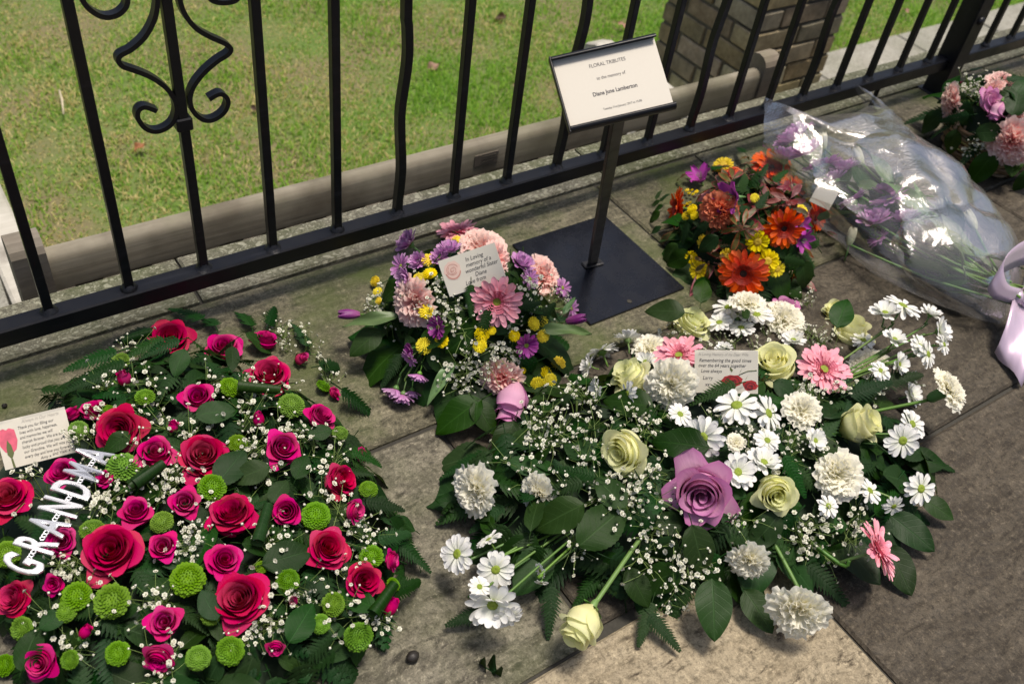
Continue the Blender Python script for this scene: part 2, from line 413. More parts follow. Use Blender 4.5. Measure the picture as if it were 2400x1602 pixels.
def make_carnation(name, mat, seed=0, n=36, core=18, spread=1.):
    R = random.Random(seed); c = MB(); subs = []
    for k in range(n):
        q = (k+.5)/n; az = k*2.39996+R.uniform(-.3, .3)
        tilt = rad(10+84*q**.62*spread)+R.uniform(-.12, .12); L = (.74+.34*q)*R.uniform(.88, 1.06)
        P = ruffle(az, tilt, L, (.34+.22*q)*R.uniform(.85, 1.1), R, amp=.10-.035*q)
        P = P+np.array([0, 0, -.62])
        if k < core: c.grid(P)
        else: subs.append(('petal', MB().grid(P).mesh(name+'_petal', M_[mat]), Matrix()))
    cal = MB().lathe([(.03, -1.45), (.16, -1.42), (.22, -1.25), (.23, -.9), (.26, -.62), (.30, -.5)], 10)
    for k in range(5):
        a = k*1.2566; cal.add([(.24*math.cos(a-.5), .24*math.sin(a-.5), -.6), (.24*math.cos(a+.5), .24*math.sin(a+.5), -.6), (.36*math.cos(a), .36*math.sin(a), -.32)], [(0, 1, 2)])
    subs.append(('calyx', cal.mesh('calyx', M_['calyx']), Matrix()))
    return Spec(name, c.mesh(name, M_[mat]), subs)

def strap(L, W, r0, tilt, cup=.12, curve=.0, nu=5, nv=9, tipn=2.6, notch=0., base=.35, twist=0.):
    """ray petal lying along +X from r0 to L, tilted up by tilt"""
    u, v = uvgrid(nu, nv); v = 1-(1-v)**1.7
    w = W*(base+(1-base)*np.sin(np.pi*np.clip(v*.62, 0, 1)))*np.sqrt(1.0001-np.clip((v-.66)/.34, 0, 1)**tipn)
    l = r0+(L-r0)*v*(1-notch*(np.abs(u) < .3)*(v > .99))
    y = w*u; z = cup*W*(u**2)*1.5+curve*v**2+.03*W*np.cos(u*6)
    ct, st = math.cos(tilt), math.sin(tilt); zz = z
    tw = twist*v; y2 = y*np.cos(tw)-zz*np.sin(tw); zz = y*np.sin(tw)+zz*np.cos(tw)
    return np.stack([r0+(l-r0)*ct-zz*st, y2, (l-r0)*st+zz*ct], -1)
def make_ray(name, mat, whorls, disc, seed=0, back=True, split=True, floret=None, discr=.28, disch=.1, stemlen=.7):
    """daisy-like head; whorls = (count, length, width, tilt, z, curve)"""
    R = random.Random(seed); subs = []; c = MB(); pm = []
    for wi, (n, L, W, tilt, z0, cv) in enumerate(whorls):
        var = [MB().grid(strap(L*R.uniform(.94, 1.04), W*R.uniform(.9, 1.08), discr*.8, tilt+R.uniform(-.2, .2), curve=cv+R.uniform(-.14, .08), notch=.04*(k == 1), twist=R.uniform(-.25, .25))) for k in range(4)]
        ms = [x.mesh(name+'_petal', M_[mat]) for x in var] if split else None
        for k in range(n):
            a = 2*math.pi*(k+.5*(wi % 2))/n+R.uniform(-.12, .12); i = R.randrange(4)
            M = Matrix.Rotation(a, 4, 'Z') @ Matrix.Translation((0, 0, z0+R.uniform(-.015, .015))) @ Matrix.Rotation(R.uniform(-.08, .08), 4, 'X')
            if split: subs.append(('petal', ms[i], M))
            else: c.join(var[i], M, 1)
    prof = [(discr, -.02), (discr*.95, disch*.5), (discr*.7, disch*.95), (discr*.35, disch), (.01, disch*.8)]
    c.lathe(prof, 18, 0)
    if floret:
        for ring in range(4):
            rr = discr*(.62+.17*ring); n = 30+8*ring
            for k in range(n):
                a = 2*math.pi*k/n+ring*.3+R.uniform(-.1, .1); h = disch+.10+.03*ring; wdt = .022+.008*ring
                p = np.array([math.cos(a), math.sin(a), 0]); t = np.array([-math.sin(a), math.cos(a), 0]); out = .03+.05*ring+R.uniform(0, .04)
                c.add([p*rr-t*wdt, p*rr+t*wdt, p*(rr+out)+t*wdt+np.array([0, 0, h-.02*ring]), p*(rr+out)-t*wdt+np.array([0, 0, h-.02*ring])], [(0, 1, 2, 3)], [(0, 0), (1, 0), (1, 1), (0, 1)], 2)
    if back:
        b = MB().lathe([(.05, -.30), (discr*.7, -.24), (discr*1.15, -.10), (discr*1.1, -.03)], 12)
        for k in range(14):
            a = 2*math.pi*k/14; b.add([(discr*math.cos(a-.2), discr*math.sin(a-.2), -.12), (discr*math.cos(a+.2), discr*math.sin(a+.2), -.12), (discr*1.5*math.cos(a), discr*1.5*math.sin(a), -.045)], [(0, 1, 2)])
        if stemlen: b.tube([(0, 0, -.28), (.04, 0, -.28-stemlen*.5), (.0, .03, -.28-stemlen)], .055, 6)
        subs.append(('calyx', b.mesh('calyx', M_['calyx']), Matrix()))
    return Spec(name, c.mesh(name, [M_[disc], M_[mat], M_[floret] if floret else M_[disc]]), subs)
def make_button(name, mat, seed=0, n=230, h=.78, spike=.16, w=.10, full=False):
    """dense button or pompon chrysanthemum: many scooped petals over a dome"""
    R = random.Random(seed); c = MB()
    c.lathe([(.02, -h), (.6, -h*.8), (.84, -.1), (.80, h*.4), (.5, h*.72), (.18, h*.72), (.01, h*.6)], 14)
    for k in range(n):
        q = (k+.5)/n; ph = math.acos(1-q*(1.55)); a = k*2.39996
        d = Vector((math.sin(ph)*math.cos(a), math.sin(ph)*math.sin(a), math.cos(ph)*h)); nrm = Vector((d.x, d.y, d.z/h)).normalized()
        e = Vector((math.cos(ph)*math.cos(a), math.cos(ph)*math.sin(a), -math.sin(ph)*h)).normalized(); t = nrm.cross(e)
        s = (.45+.75*math.sin(ph))*R.uniform(.7, 1.25); dip = .86-.22*math.exp(-(ph/.28)**2)
        b = d*dip; out = nrm*spike*s+e*(.05*s) if not full else nrm*spike*s+e*spike*.6
        ww = w*s; V = [b-t*ww*.7, b+t*ww*.7, b+out*.75+t*ww+nrm*.02, b+out*1.05+e*.03, b+out*.75-t*ww+nrm*.02, b+out*.5-e*.035]
        c.add(V, [(0, 5, 4), (0, 1, 5), (1, 2, 5), (5, 2, 3), (5, 3, 4)], [(0, 0), (1, 0), (1, .7), (.5, 1), (0, .7), (.5, .6)])
    return Spec(name, c.mesh(name, M_[mat]), [])
def make_tulip(name, mat, seed=0, open_=.0):
    R = random.Random(seed); subs = []; c = None
    for k in range(6):
        th = k*2*math.pi/6*1.0+(k % 2)*.05; u, v = uvgrid(9, 12); half = rad(58)
        r = (.46 if k % 2 else .50)*np.sin(np.pi*np.clip(.10+.72*v, 0, 1))**.65+open_*v**2*.3; z = -1.1+2.2*v*(1-.10*np.abs(u)**2)
        wv = np.sin(np.pi*np.clip(.10+.84*v, 0, 1))**.75; r = r*(1+.05*(1-np.abs(u)))+.02*np.cos(u*3)
        a = th+u*half*wv; P = np.stack([r*np.cos(a), r*np.sin(a), z], -1); m = MB().grid(P)
        if c is None: c = m
        else: subs.append(('petal', m.mesh(name+'_petal', M_[mat]), Matrix()))
    c.tube([(0, 0, -1.05), (.05, 0, -2.0), (.0, .1, -3.0)], .10, 7, 1)
    return Spec(name, c.mesh(name, [M_[mat], M_['green_stem']]), subs)
def make_alstro(name, mat, seed=0):
    R = random.Random(seed); subs = []; c = MB()
    for k in range(6):
        big = k % 2; th = k*math.pi/3; u, v = uvgrid(7, 9)
        w = (.36 if big else .24)*np.sin(np.pi*np.clip(.06+.84*v, 0, 1))**.9*u
        tl = .35+.75*v+R.uniform(-.1, .15); ln = 1.35*v
        r = np.cumsum(np.vstack([np.zeros((1, 7)), np.diff(ln*np.ones_like(u), axis=0)])*np.sin(tl), 0)
        z = np.cumsum(np.vstack([np.zeros((1, 7)), np.diff(ln*np.ones_like(u), axis=0)])*np.cos(tl), 0)-.6+.18*(u**2)*v
        P = np.stack([r*math.cos(th)-w*math.sin(th), r*math.sin(th)+w*math.cos(th), z], -1)
        subs.append(('petal', MB().grid(P).mesh(name+'_petal', M_[mat]), Matrix()))
    for k in range(6):
        a = k*1.05; c.tube([(0, 0, -.55), (.1*math.cos(a), .1*math.sin(a), -.1), (.2*math.cos(a), .2*math.sin(a), .3)], .022, 4)
    c.tube([(0, 0, -1.2), (0, 0, -.5)], [.05, .12], 7)
    return Spec(name, c.mesh(name, M_['calyx']), subs)

# ---------------------------------------------------------------- foliage (leaf lies along +X from the origin, face up)
def leaf_mesh(name, mat, L=1., W=.5, fold=.12, droop=.2, wave=.03, serr=0, seed=0, tip=1., belly=.45, nu=7, nv=14, curl=0.):
    R = random.Random(seed); u, v = uvgrid(nu, nv)
    w = W/2*np.sin(np.pi*v**(math.log(.5)/math.log(belly)))**(.75)*(1+0*u)
    w = w*(1-.0*v)
    if serr: w = w*(1-.10*((v*serr) % 1.0)*(np.abs(u) > .9))
    y = w*u; x = L*v; z = fold*np.abs(y)-droop*L*v**2+wave*np.sin(v*9+R.uniform(0, 6)+u*2)*np.abs(u)+curl*(y**2)*6
    P = np.stack([x, y, z], -1)
    m = MB().grid(P[:, ::-1], np.stack([(1-u)/2, v], -1)[:, :])
    m.tube([(-.22*L, 0, .0), (-.1*L, 0, .01), (0, 0, 0)], .012*L, 4)
    return m.mesh(name, M_[mat])
def fern_mesh(name, seed=0, n=15, L=1., W=.62, droop=.25, narrow=False):
    R = random.Random(seed); m = MB(); m.tube([(L*t, 0, -droop*L*t*t) for t in np.linspace(-.15, 1, 9)], [.012*(1.1-t*.8) for t in np.linspace(0, 1, 9)], 4)
    for k in range(n):
        t = (k+.6)/n; x0 = L*(.06+.94*t); ln = W/2*((1-t)**.75+.10)*(1 if t > .12 else .75)*R.uniform(.9, 1.08)
        for sg in (-1, 1):
            ang = sg*(rad(62)-.35*t); d = Vector((math.cos(ang), math.sin(ang), -.12+R.uniform(-.08, .08))); p0 = Vector((x0, 0, -droop*L*(x0/L)**2))
            perp = Vector((-d.y, d.x, 0)).normalized(); nn = max(4, int(8*(1-t*.5))); V = []; UV = []
            hw = L/n*.62
            for i in range(nn+1):
                s = i/nn; wv = hw*(1-s**1.7)*(.72+.28*((i % 2)))*(1 if i else .55)
                c = p0+d*(ln*s)+Vector((0, 0, -.10*ln*s*s))
                tp = .35*hw*(i % 2)
                V += [c+perp*wv+d*tp, c+Vector((0, 0, .015*L*(1-s))), c-perp*wv+d*tp]; UV += [(0, s), (.5, s), (1, s)]
            F = []
            for i in range(nn):
                F += [(3*i, 3*i+1, 3*i+4, 3*i+3), (3*i+1, 3*i+2, 3*i+5, 3*i+4)]
            m.add(V, F, UV)
    return m.mesh(name, M_['fern'])
def gyp_mesh(name, seed=0, n=26, spread=.55):
    """gypsophila sprig: branching threads and small double blossoms, up along +Z, about 1 tall"""
    R = random.Random(seed); m = MB(); forks = [Vector((R.gauss(0, .14), R.gauss(0, .14), R.uniform(.35, .6))) for _ in range(5)]
    for f in forks: m.tube([(0, 0, -.4), f*.55+Vector((0, 0, -.02)), f], [.014, .011, .009], 3, 1, False)
    for k in range(n):
        f = R.choice(forks); p = Vector((f.x+R.gauss(0, spread*.42), f.y+R.gauss(0, spread*.42), .55+R.uniform(0, .42)))
        m.tube([f, (f+p)/2+Vector((R.gauss(0, .03), R.gauss(0, .03), .03)), p], [.009, .007, .006], 3, 1, False)
        s = R.uniform(.030, .068); bud = s < .042; d = (Vector((p.x, p.y, .6))+Vector((R.gauss(0, .5), R.gauss(0, .5), .2))).normalized(); Q = frame(d, R.uniform(0, 6))
        if bud:
            V = [p+Q @ Vector((x*s, y*s, z*s)) for x, y, z in ((1, 0, 0), (0, 1, 0), (-1, 0, 0), (0, -1, 0), (0, 0, 1.1), (0, 0, -1.1))]
            m.add(V, [(0, 1, 4), (1, 2, 4), (2, 3, 4), (3, 0, 4), (1, 0, 5), (2, 1, 5), (3, 2, 5), (0, 3, 5)], None, 0)
        else:
            for ring, (np_, tl, ll) in enumerate(((6, .25, 1.), (5, .8, .8), (3, 1.2, .55))):
                for j in range(np_):
                    a = 2*math.pi*j/np_+ring*.6+R.uniform(-.15, .15); ct, st = math.cos(tl), math.sin(tl)
                    c_, s_ = math.cos(a), math.sin(a); rr = s*ll; wd = s*.52*ll
                    pts = [(0, 0, 0), (rr*.7*ct*c_+wd*s_, rr*.7*ct*s_-wd*c_, rr*.7*st), (rr*1.1*ct*c_, rr*1.1*ct*s_, rr*1.1*st), (rr*.7*ct*c_-wd*s_, rr*.7*ct*s_+wd*c_, rr*.7*st)]
                    m.add([p+Q @ Vector(t) for t in pts], [(0, 1, 2, 3)], None, 0)
    return m.mesh(name, [M_['gyp_white'], M_['gyp_stem']])

# ================================================================ THE SETTING
nprng = np.random.default_rng(11)
def stone_mat(name, c1, c2, rot=0., streak=(7, 70), fleck=(.05, .045, .04), fk=.5, moss=0., lichen=0., jit=(.01, .1, .16), bump=.55, blotch=.35):
    g = NT(name); ob = g.coord('Object'); r = g.n('ObjectInfo').outputs['Random']
    sh = g.n('CombineXYZ', i_X=g.math('MULTIPLY', r, 31.7), i_Y=g.math('MULTIPLY', r, 17.1)).outputs[0]
    vec = g.mapping(ob, loc=sh)
    va = g.n('VectorMath', operation='ADD'); g.l(g.mapping(g.n('TexNoise', i_Scale=5., i_Detail=2).outputs[1], (.05, .05, .05)), va.inputs[0]); g.l(vec, va.inputs[1]); vec2 = va.outputs[0]
    st = g.noise(g.mapping(vec2, (streak[0], streak[1], 20), (0, 0, rot)), 1, 7, .62)
    st2 = g.noise(g.mapping(vec2, (streak[0]*2.4, streak[1]*2.2, 40), (0, 0, rot)), 1, 5, .6)
    big = g.noise(vec, 5.5, 5, .6)
    fine = g.noise(vec, 420, 3, .7)
    c = g.mix(g.ramp(st, [(.32, 0.), (.68, 1.)]), c1, c2)
    c = g.mix(g.math('MULTIPLY', g.ramp(big, [(.35, 0.), (.65, 1.)]), blotch), c, tuple(x*.5 for x in c1))
    if fk: c = g.mix(g.math('MULTIPLY', g.ramp(st2, [(.56, 0.), (.68, 1.)]), fk), c, fleck)
    mid = g.noise(vec2, 120, 4, .75)
    c = g.mix(g.math('MULTIPLY', g.ramp(mid, [(.34, 1.), (.5, 0.)]), .85), c, tuple(x*.45 for x in c1))
    c = g.mix(g.math('MULTIPLY', g.ramp(mid, [(.56, 0.), (.68, 1.)]), .7), c, tuple(min(1, x*1.45) for x in c2))
    c = g.mix(g.math('MULTIPLY', g.ramp(fine, [(.35, 1.), (.5, 0.)]), .5), c, tuple(x*.4 for x in c1))
    c = g.mix(g.math('MULTIPLY', g.ramp(fine, [(.6, 0.), (.75, 1.)]), .5), c, tuple(min(1, x*1.7) for x in c2))
    if moss:
        mn = g.math('MULTIPLY', g.ramp(g.noise(ob, 4.2, 6, .65), [(.45, 0.), (.64, 1.)]), moss); c = g.mix(mn, c, (.06, .082, .018))
    if lichen:
        vo = g.n('TexVoronoi', i_Scale=75., i_Randomness=1.); g.l(vec2, vo.inputs[0]); vm = g.ramp(vo.outputs['Distance'], [(.30, 1.), (.42, 0.)])
        pick = g.ramp(g.n('SeparateColor', i_0=vo.outputs['Color']).outputs[0], [(.42, 0.), (.5, 1.)])
        vo2 = g.n('TexVoronoi', i_Scale=190.); g.l(vec2, vo2.inputs[0]); v2 = g.math('MULTIPLY', g.ramp(vo2.outputs['Distance'], [(.25, 1.), (.4, 0.)]), g.ramp(g.n('SeparateColor', i_0=vo2.outputs['Color']).outputs[1], [(.4, 0.), (.5, 1.)]))
        lm = g.math('MULTIPLY', g.math('MAXIMUM', g.math('MULTIPLY', vm, pick), v2), lichen); c = g.mix(lm, c, (.36, .36, .27))
    c = g.jitter(c, *jit)
    rg = g.ramp(st2, [(.3, .55), (.7, .85)]); g.set(Base_Color=c, Roughness=rg); g.p.inputs['Specular IOR Level'].default_value = .3
    h = g.math('ADD', g.math('MULTIPLY', st, .8), g.math('ADD', g.math('MULTIPLY', st2, -.5), g.math('ADD', g.math('MULTIPLY', fine, .35), g.math('MULTIPLY', mid, .7))))
    g.bump(h, bump, .004); return g.mat
M_['st_green'] = stone_mat('greenish_sandstone', (.060, .055, .034), (.205, .185, .125), 0, (8, 44), (.04, .045, .03), .75, moss=.8)
M_['st_grey'] = stone_mat('grey_flecked_stone', (.095, .085, .062), (.26, .235, .18), rad(90), (13, 38), (.04, .035, .03), .85, moss=.3)
M_['st_brown'] = stone_mat('brown_stone', (.042, .034, .024), (.108, .091, .066), 0, (11, 42), (.022, .018, .014), .7)
M_['st_cream'] = stone_mat('cream_veined_stone', (.235, .195, .125), (.34, .29, .195), rad(70), (11, 36), (.035, .025, .016), 1., blotch=.1, jit=(.005, .05, .05), bump=.3)
M_['st_kerb'] = stone_mat('lichened_kerb_stone', (.125, .12, .085), (.22, .21, .155), 0, (20, 60), (.05, .05, .035), .5, moss=.5, lichen=.62)
M_['st_path'] = stone_mat('pale_path_stone', (.30, .29, .24), (.38, .37, .31), 0, (12, 14), (.14, .13, .10), .4, moss=.2, bump=.25)
M_['mortar'] = plain('joint_dirt', (.045, .042, .034), .95, nz=.5, nscale=150, bump=.5)
M_['wallstone'] = plain('wall_render', (.13, .12, .09), .9, nz=.4, nscale=25, bump=.5)

def slab_mesh(name, x0, x1, y0, y1, mat, z=0., th=.04, gap=.0022, jag=.0022, step=.05, R=rnd):
    x0 += gap; x1 -= gap; y0 += gap; y1 -= gap
    def side(a, b, n): return [a+(b-a)*i/n for i in range(n)]
    nx, ny = max(2, min(7, int((x1-x0)/step))), max(2, min(6, int((y1-y0)/step)))
    P = [(x, y0) for x in side(x0, x1, nx)]+[(x1, y) for y in side(y0, y1, ny)]+[(x, y1) for x in side(x1, x0, nx)]+[(x0, y) for y in side(y1, y0, ny)]
    cx, cy = (x0+x1)/2, (y0+y1)/2; V = []; n = len(P)
    J = [R.uniform(0, jag) for _ in P]
    def inset(d, zz, k):
        for (x, y), j in zip(P, J):
            e = d+j*k; V.append((x-math.copysign(min(e, abs(x-cx)), x-cx)*(abs(x-x0) < 1e-6 or abs(x-x1) < 1e-6), y-math.copysign(min(e, abs(y-cy)), y-cy)*(abs(y-y0) < 1e-6 or abs(y-y1) < 1e-6), zz))
    dz = R.uniform(-.0012, .0012)
    inset(0, z-th, 0); inset(0, z-.004+dz, 1); inset(.004, z+dz, 1.4)
    F = [(k*n+i, k*n+(i+1) % n, (k+1)*n+(i+1) % n, (k+1)*n+i) for k in range(2) for i in range(n)]+[tuple(range(2*n, 3*n))]
    m = MB().add(V, F); return m.mesh(name, M_[mat], smooth=False)

pav = structure(MB().box((-1.6, -1.2, -.92), (4.2, 1.327, -.007)).build('pavement', M_['mortar']))
SL = [(-1.4, -.25, .79, 1.205, 'st_green'), (-.25, 1.17, .79, 1.205, 'st_green'), (1.17, 1.455, 1.02, 1.205, 'st_green'), (1.455, 2.07, 1.02, 1.205, 'st_green'),
      (2.07, 2.73, 1.02, 1.205, 'st_green'), (2.73, 3.6, 1.02, 1.205, 'st_cream'), (1.17, 1.98, .79, 1.02, 'st_green'), (1.98, 2.62, .805, 1.02, 'st_brown'), (2.62, 3.6, .805, 1.02, 'st_green'),
      (-1.4, -.33, .38, .79, 'st_grey'), (-.33, .54, .375, .79, 'st_grey'), (.54, 1.25, .385, .79, 'st_brown'), (1.25, 1.98, .385, .79, 'st_brown'), (1.98, 3.6, .385, .805, 'st_brown'),
      (-1.4, -.2, -.3, .38, 'st_grey'), (-.2, .845, -.3, .375, 'st_cream'), (.845, 1.9, -.3, .385, 'st_brown'), (1.9, 3.6, -.3, .385, 'st_brown'), (-1.4, .6, -1.1, -.3, 'st_grey'), (.6, 2.2, -1.1, -.3, 'st_brown'), (2.2, 3.6, -1.1, -.3, 'st_grey')]
for a in SL: link('paving_slab', slab_mesh('paving_slab', *a), pav)
kerb = structure(MB().box((-1.6, 1.212, -.2), (4.2, 1.323, -.012)).build('kerb', M_['mortar']))
xs = [-1.5, -.62, .33, 1.21, 2.05, 2.93, 4.1]
for a, b in zip(xs, xs[1:]): link('kerb_stone', slab_mesh('kerb_stone', a, b, 1.205, 1.333, 'st_kerb', .004, gap=.0015, jag=.002, step=.06), kerb)

# lawn, a metre lower than the terrace
g = NT('lawn_soil'); nn = g.noise(g.coord('Object'), 60, 5); n2 = g.noise(g.coord('Object'), 2.2, 5)
g.set(Base_Color=g.mix(g.ramp(n2, [(.4, 0.), (.6, 1.)]), g.mix(nn, (.07, .13, .02), (.13, .19, .04)), g.mix(nn, (.12, .11, .05), (.20, .17, .08))), Roughness=.95); g.bump(nn, .6, .01)
M_['soil'] = g.mat
Vg = [(-150, 1.33, -.90), (150, 1.33, -.90), (150, 220, -.90), (-150, 220, -.90)]
lawn = structure(MB().add(Vg, [(0, 1, 2, 3)]).build('lawn', M_['soil']))
path = structure(MB().box((-2.5, 1.34, -.93), (9.5, 2.58, -.885)).build('path', M_['mortar']))
px_ = -2.4; k = 0
while px_ < 9:
    wdt = (.62, .9, .75)[k % 3]; link('paving_slab', slab_mesh('path_slab', px_, px_+wdt, 1.96, 2.59, 'st_path', -.872, .03, .006), path)
    link('paving_slab', slab_mesh('path_slab', px_-.3, px_-.3+wdt, 1.36, 1.96, 'st_path', -.872, .03, .006), path); px_ += wdt; k += 1

# grass blades: one countless mass
def fnoise(x, y, seed, s):
    r = np.random.default_rng(seed); o = 0
    for k in range(9):
        a = r.uniform(0, 2*np.pi); f = s*r.uniform(.5, 2.2); o = o+np.sin(f*(x*np.cos(a)+y*np.sin(a))+r.uniform(0, 6.28))/(1+.25*k)
    return o/2.6
def grass():
    r = np.random.default_rng(5); N = 175000
    # denser where the lawn is near: sample a wedge from the path edge outward
    x = r.uniform(-.9, 7.4, N); y = 2.57+np.abs(r.beta(1, 1.5, N))*3.0
    keep = (y < 5.2-.42*x+1.0) | (r.random(N) < .25); x, y = x[keep], y[keep]; N = len(x)
    dry = np.clip(.42+.42*fnoise(x, y, 1, 3.2)+.28*fnoise(x, y, 2, 13)-.10*(x-1.2)+.22*(y-3.2), 0, 1)
    h = r.uniform(.016, .040, N)*(1-.35*dry)*np.clip(1+.5*fnoise(x, y, 6, 9), .5, 1.7); wd = r.uniform(.0016, .0034, N)
    lean = r.uniform(.2, 1.25, N)+.25*dry; az = r.uniform(0, 2*np.pi, N)+.6*fnoise(x, y, 3, 6)
    dx, dy = np.cos(az), np.sin(az); qx, qy = -dy*wd, dx*wd
    z0 = np.full(N, -.902); s1, c1 = np.sin(lean*.6), np.cos(lean*.6); s2, c2 = np.sin(lean*1.25), np.cos(lean*1.25)
    mx, my, mz = x+dx*h*.5*s1, y+dy*h*.5*s1, z0+h*.5*c1; tx, ty, tz = mx+dx*h*.55*s2, my+dy*h*.55*s2, mz+np.maximum(h*.55*c2, -.3*h)
    V = np.stack([np.stack([x-qx, y-qy, z0], 1), np.stack([x+qx, y+qy, z0], 1), np.stack([mx+qx*.8, my+qy*.8, mz], 1), np.stack([mx-qx*.8, my-qy*.8, mz], 1), np.stack([tx, ty, tz], 1)], 1).reshape(-1, 3)
    i = np.arange(N)*5; loops = np.stack([i, i+1, i+2, i+3, i+3, i+2, i+4], 1).ravel()
    me = bpy.data.meshes.new('grass'); me.vertices.add(5*N); me.vertices.foreach_set('co', V.ravel().astype(np.float32))
    me.loops.add(7*N); me.loops.foreach_set('vertex_index', loops.astype(np.int32))
    me.polygons.add(2*N); st = np.stack([np.arange(N)*7, np.arange(N)*7+4], 1).ravel(); me.polygons.foreach_set('loop_start', st.astype(np.int32))
    me.update(calc_edges=True)
    t = r.random(N); straw = (r.random(N) < dry*.62)
    g1, g2 = np.array([.12, .32, .022]), np.array([.34, .54, .065]); c = g1+(g2-g1)*t[:, None]
    y1, y2 = np.array([.46, .39, .13]), np.array([.72, .62, .30]); cy = y1+(y2-y1)*r.random(N)[:, None]
    c = np.where(straw[:, None], cy, c*(1-.25*dry[:, None])+np.array([.16, .16, .04])*.25*dry[:, None])
    a = me.color_attributes.new('tint', 'FLOAT_COLOR', 'POINT'); a.data.foreach_set('color', np.repeat(np.c_[c, np.ones(N)], 5, 0).astype(np.float32).ravel())
    gm = NT('grass_blade'); at = gm.n('VertexColor', layer_name='tint').outputs[0]; gm.set(Base_Color=at, Roughness=.6); gm.p.inputs['Specular IOR Level'].default_value = .25
    tr = gm.n('BsdfTranslucent', i_Color=at); mx_ = gm.n('MixShader', i_0=.45); gm.l(gm.p.outputs[0], mx_.inputs[1]); gm.l(tr.outputs[0], mx_.inputs[2]); gm.l(mx_.outputs[0], gm.out.inputs[0])
    me.materials.append(gm.mat); o = link('grass', me); tag(o, 'short patchy lawn grass, green mixed with straw, beyond the railing', 'grass', kind='stuff')
grass()

# ================================================================ RAILING
g = NT('black_iron'); n = g.noise(g.coord('Object'), 35, 5); sc_ = g.noise(g.mapping(g.coord('Object'), (4, 60, 60)), 1, 5, .7)
chip = g.ramp(g.noise(g.coord('Object'), 210, 4, .7), [(.70, 0.), (.76, 1.)]); g.set(Base_Color=g.mix(g.math('MULTIPLY', chip, .7), g.mix(g.ramp(sc_, [(.55, 0.), (.75, 1.)]), (.006, .0065, .009), (.018, .019, .025)), (.06, .04, .025)), Roughness=g.ramp(n, [(.3, .30), (.7, .48)])); g.p.inputs['Specular IOR Level'].default_value = .32; g.bump(n, .08, .002)
M_['iron'] = g.mat
M_['weld'] = plain('iron_weld', (.007, .007, .009), .42, nz=.5, nscale=220, bump=.8)
FY, X0, SP, RZ = 1.172, .0990, .11612, .10
fence = thing('railing', 'black wrought iron railing with square bars and scrollwork along the terrace edge', 'railing', (1.2, FY, 0))
FM = Matrix.Translation((-1.2, -FY, 0))
def fpart(mb, name, parent=fence, mat='iron', smooth=False): return mb.xf(FM).build(name, M_[mat], parent, smooth)
fpart(MB().box((-1.45, FY-.0155, .068), (2.2585, FY+.0155, RZ), bev=.0025), 'bottom_rail')
fpart(MB().box((2.3135, FY-.0155, .068), (4.1, FY+.0155, RZ), bev=.0025), 'bottom_rail')
fpart(MB().box((-1.45, FY-.02, .975), (4.1, FY+.02, 1.0), bev=.003), 'top_rail')
# the wave of every third bar, read off in the railing's plane
wave_px = [(953, 0), (954.5, 70), (955.5, 120), (953.5, 155), (949, 190), (943.5, 225), (938.5, 262), (937.2, 290), (938, 330), (939.5, 365), (940, 402), (937, 440), (933, 475), (931, 504)]
WV = [at_y(x, y, FY) for x, y in wave_px]; WV = [(p.x-WV[-1].x, p.z-WV[-1].z) for p in WV]
for n_ in range(-12, 36):
    x = X0+SP*n_
    if n_ == 19: continue
    if n_ > 19: x += .012
    if x > 4: break
    hb = .0068
    if n_ in (5, 8, 11, 14):
        pts = [(x+WV[-1][0], FY, RZ)]; pts = catmull([(x+dx*1.0, FY, RZ+dz) for dx, dz in WV[::-1]]+[(x+WV[0][0], FY, .8), (x, FY, .975)], 3)
        mb = MB().ribbonbar(pts, (0, 1, 0), hb*2, hb*2)
    else: mb = MB().box((x-hb, FY-hb, RZ), (x+hb, FY+hb, .975), bev=.001)
    b = fpart(mb, 'bar')
    wl = MB().lathe([(.0125+rnd.uniform(0, .003), .0), (.0125, .003), (.010, .007), (.0075, .011)], 9); wl.v = [(p[0]*(1+rnd.uniform(-.12, .12)), p[1]*(1+rnd.uniform(-.12, .12)), p[2]) for p in wl.v]
    wl.xf(Matrix.Translation((x, FY, RZ-.001))); fpart(wl, 'weld', b, 'weld', True)
# post with its bolt
po = fpart(MB().box((2.259, 1.140, .0), (2.313, 1.194, 1.06), bev=.003), 'post')
fpart(MB().lathe([(.011, 0), (.011, .003), (.008, .0065), (.0, .0075)], 14).xf(trs((2.288, 1.140, .205), frame((0, -1, 0)))), 'bolt', po, 'weld', True)
fpart(MB().box((2.25, 1.130, -.004), (2.322, 1.204, .004), bev=.002), 'foot_plate', po)
fpart(MB().tube([(2.02, FY, -.002), (2.02, FY, .069)], .006, 8), 'stay')
# scrolls round bar 2, traced in the plane of the railing (zoomed pixels of the top-left corner)
def tr(L): return [at_y(x*.34057, y*.34057, FY) for x, y in L]
left = [(1075, -60), (1072, 30), (1050, 130), (990, 240), (900, 325), (822, 368), (806, 405), (835, 445), (920, 475), (1030, 520), (1130, 590), (1190, 670), (1206, 750), (1180, 830), (1120, 878), (1050, 892), (985, 865), (940, 800), (945, 748), (990, 725), (1070, 752)]
right = [(1222, -60), (1235, 20), (1270, 100), (1340, 185), (1440, 245), (1540, 290), (1578, 325), (1560, 362), (1480, 415), (1390, 495), (1320, 590), (1298, 680), (1325, 760), (1390, 812), (1460, 812), (1530, 765), (1560, 700), (1545, 655), (1500, 635), (1430, 672)]
ul = [(552, -70), (565, 0), (610, 55), (680, 98), (745, 107), (810, 85), (855, 40), (868, -10), (855, -60), (815, -95)]
ur = [(1405, -60), (1440, -15), (1490, 5), (1545, 8), (1605, -5), (1640, -40), (1650, -80)]
for L in (left, right, ul, ur):
    fpart(MB().ribbonbar(catmull(tr(L), 5), (0, 1, 0), .013, .0065), 'scroll', smooth=False)
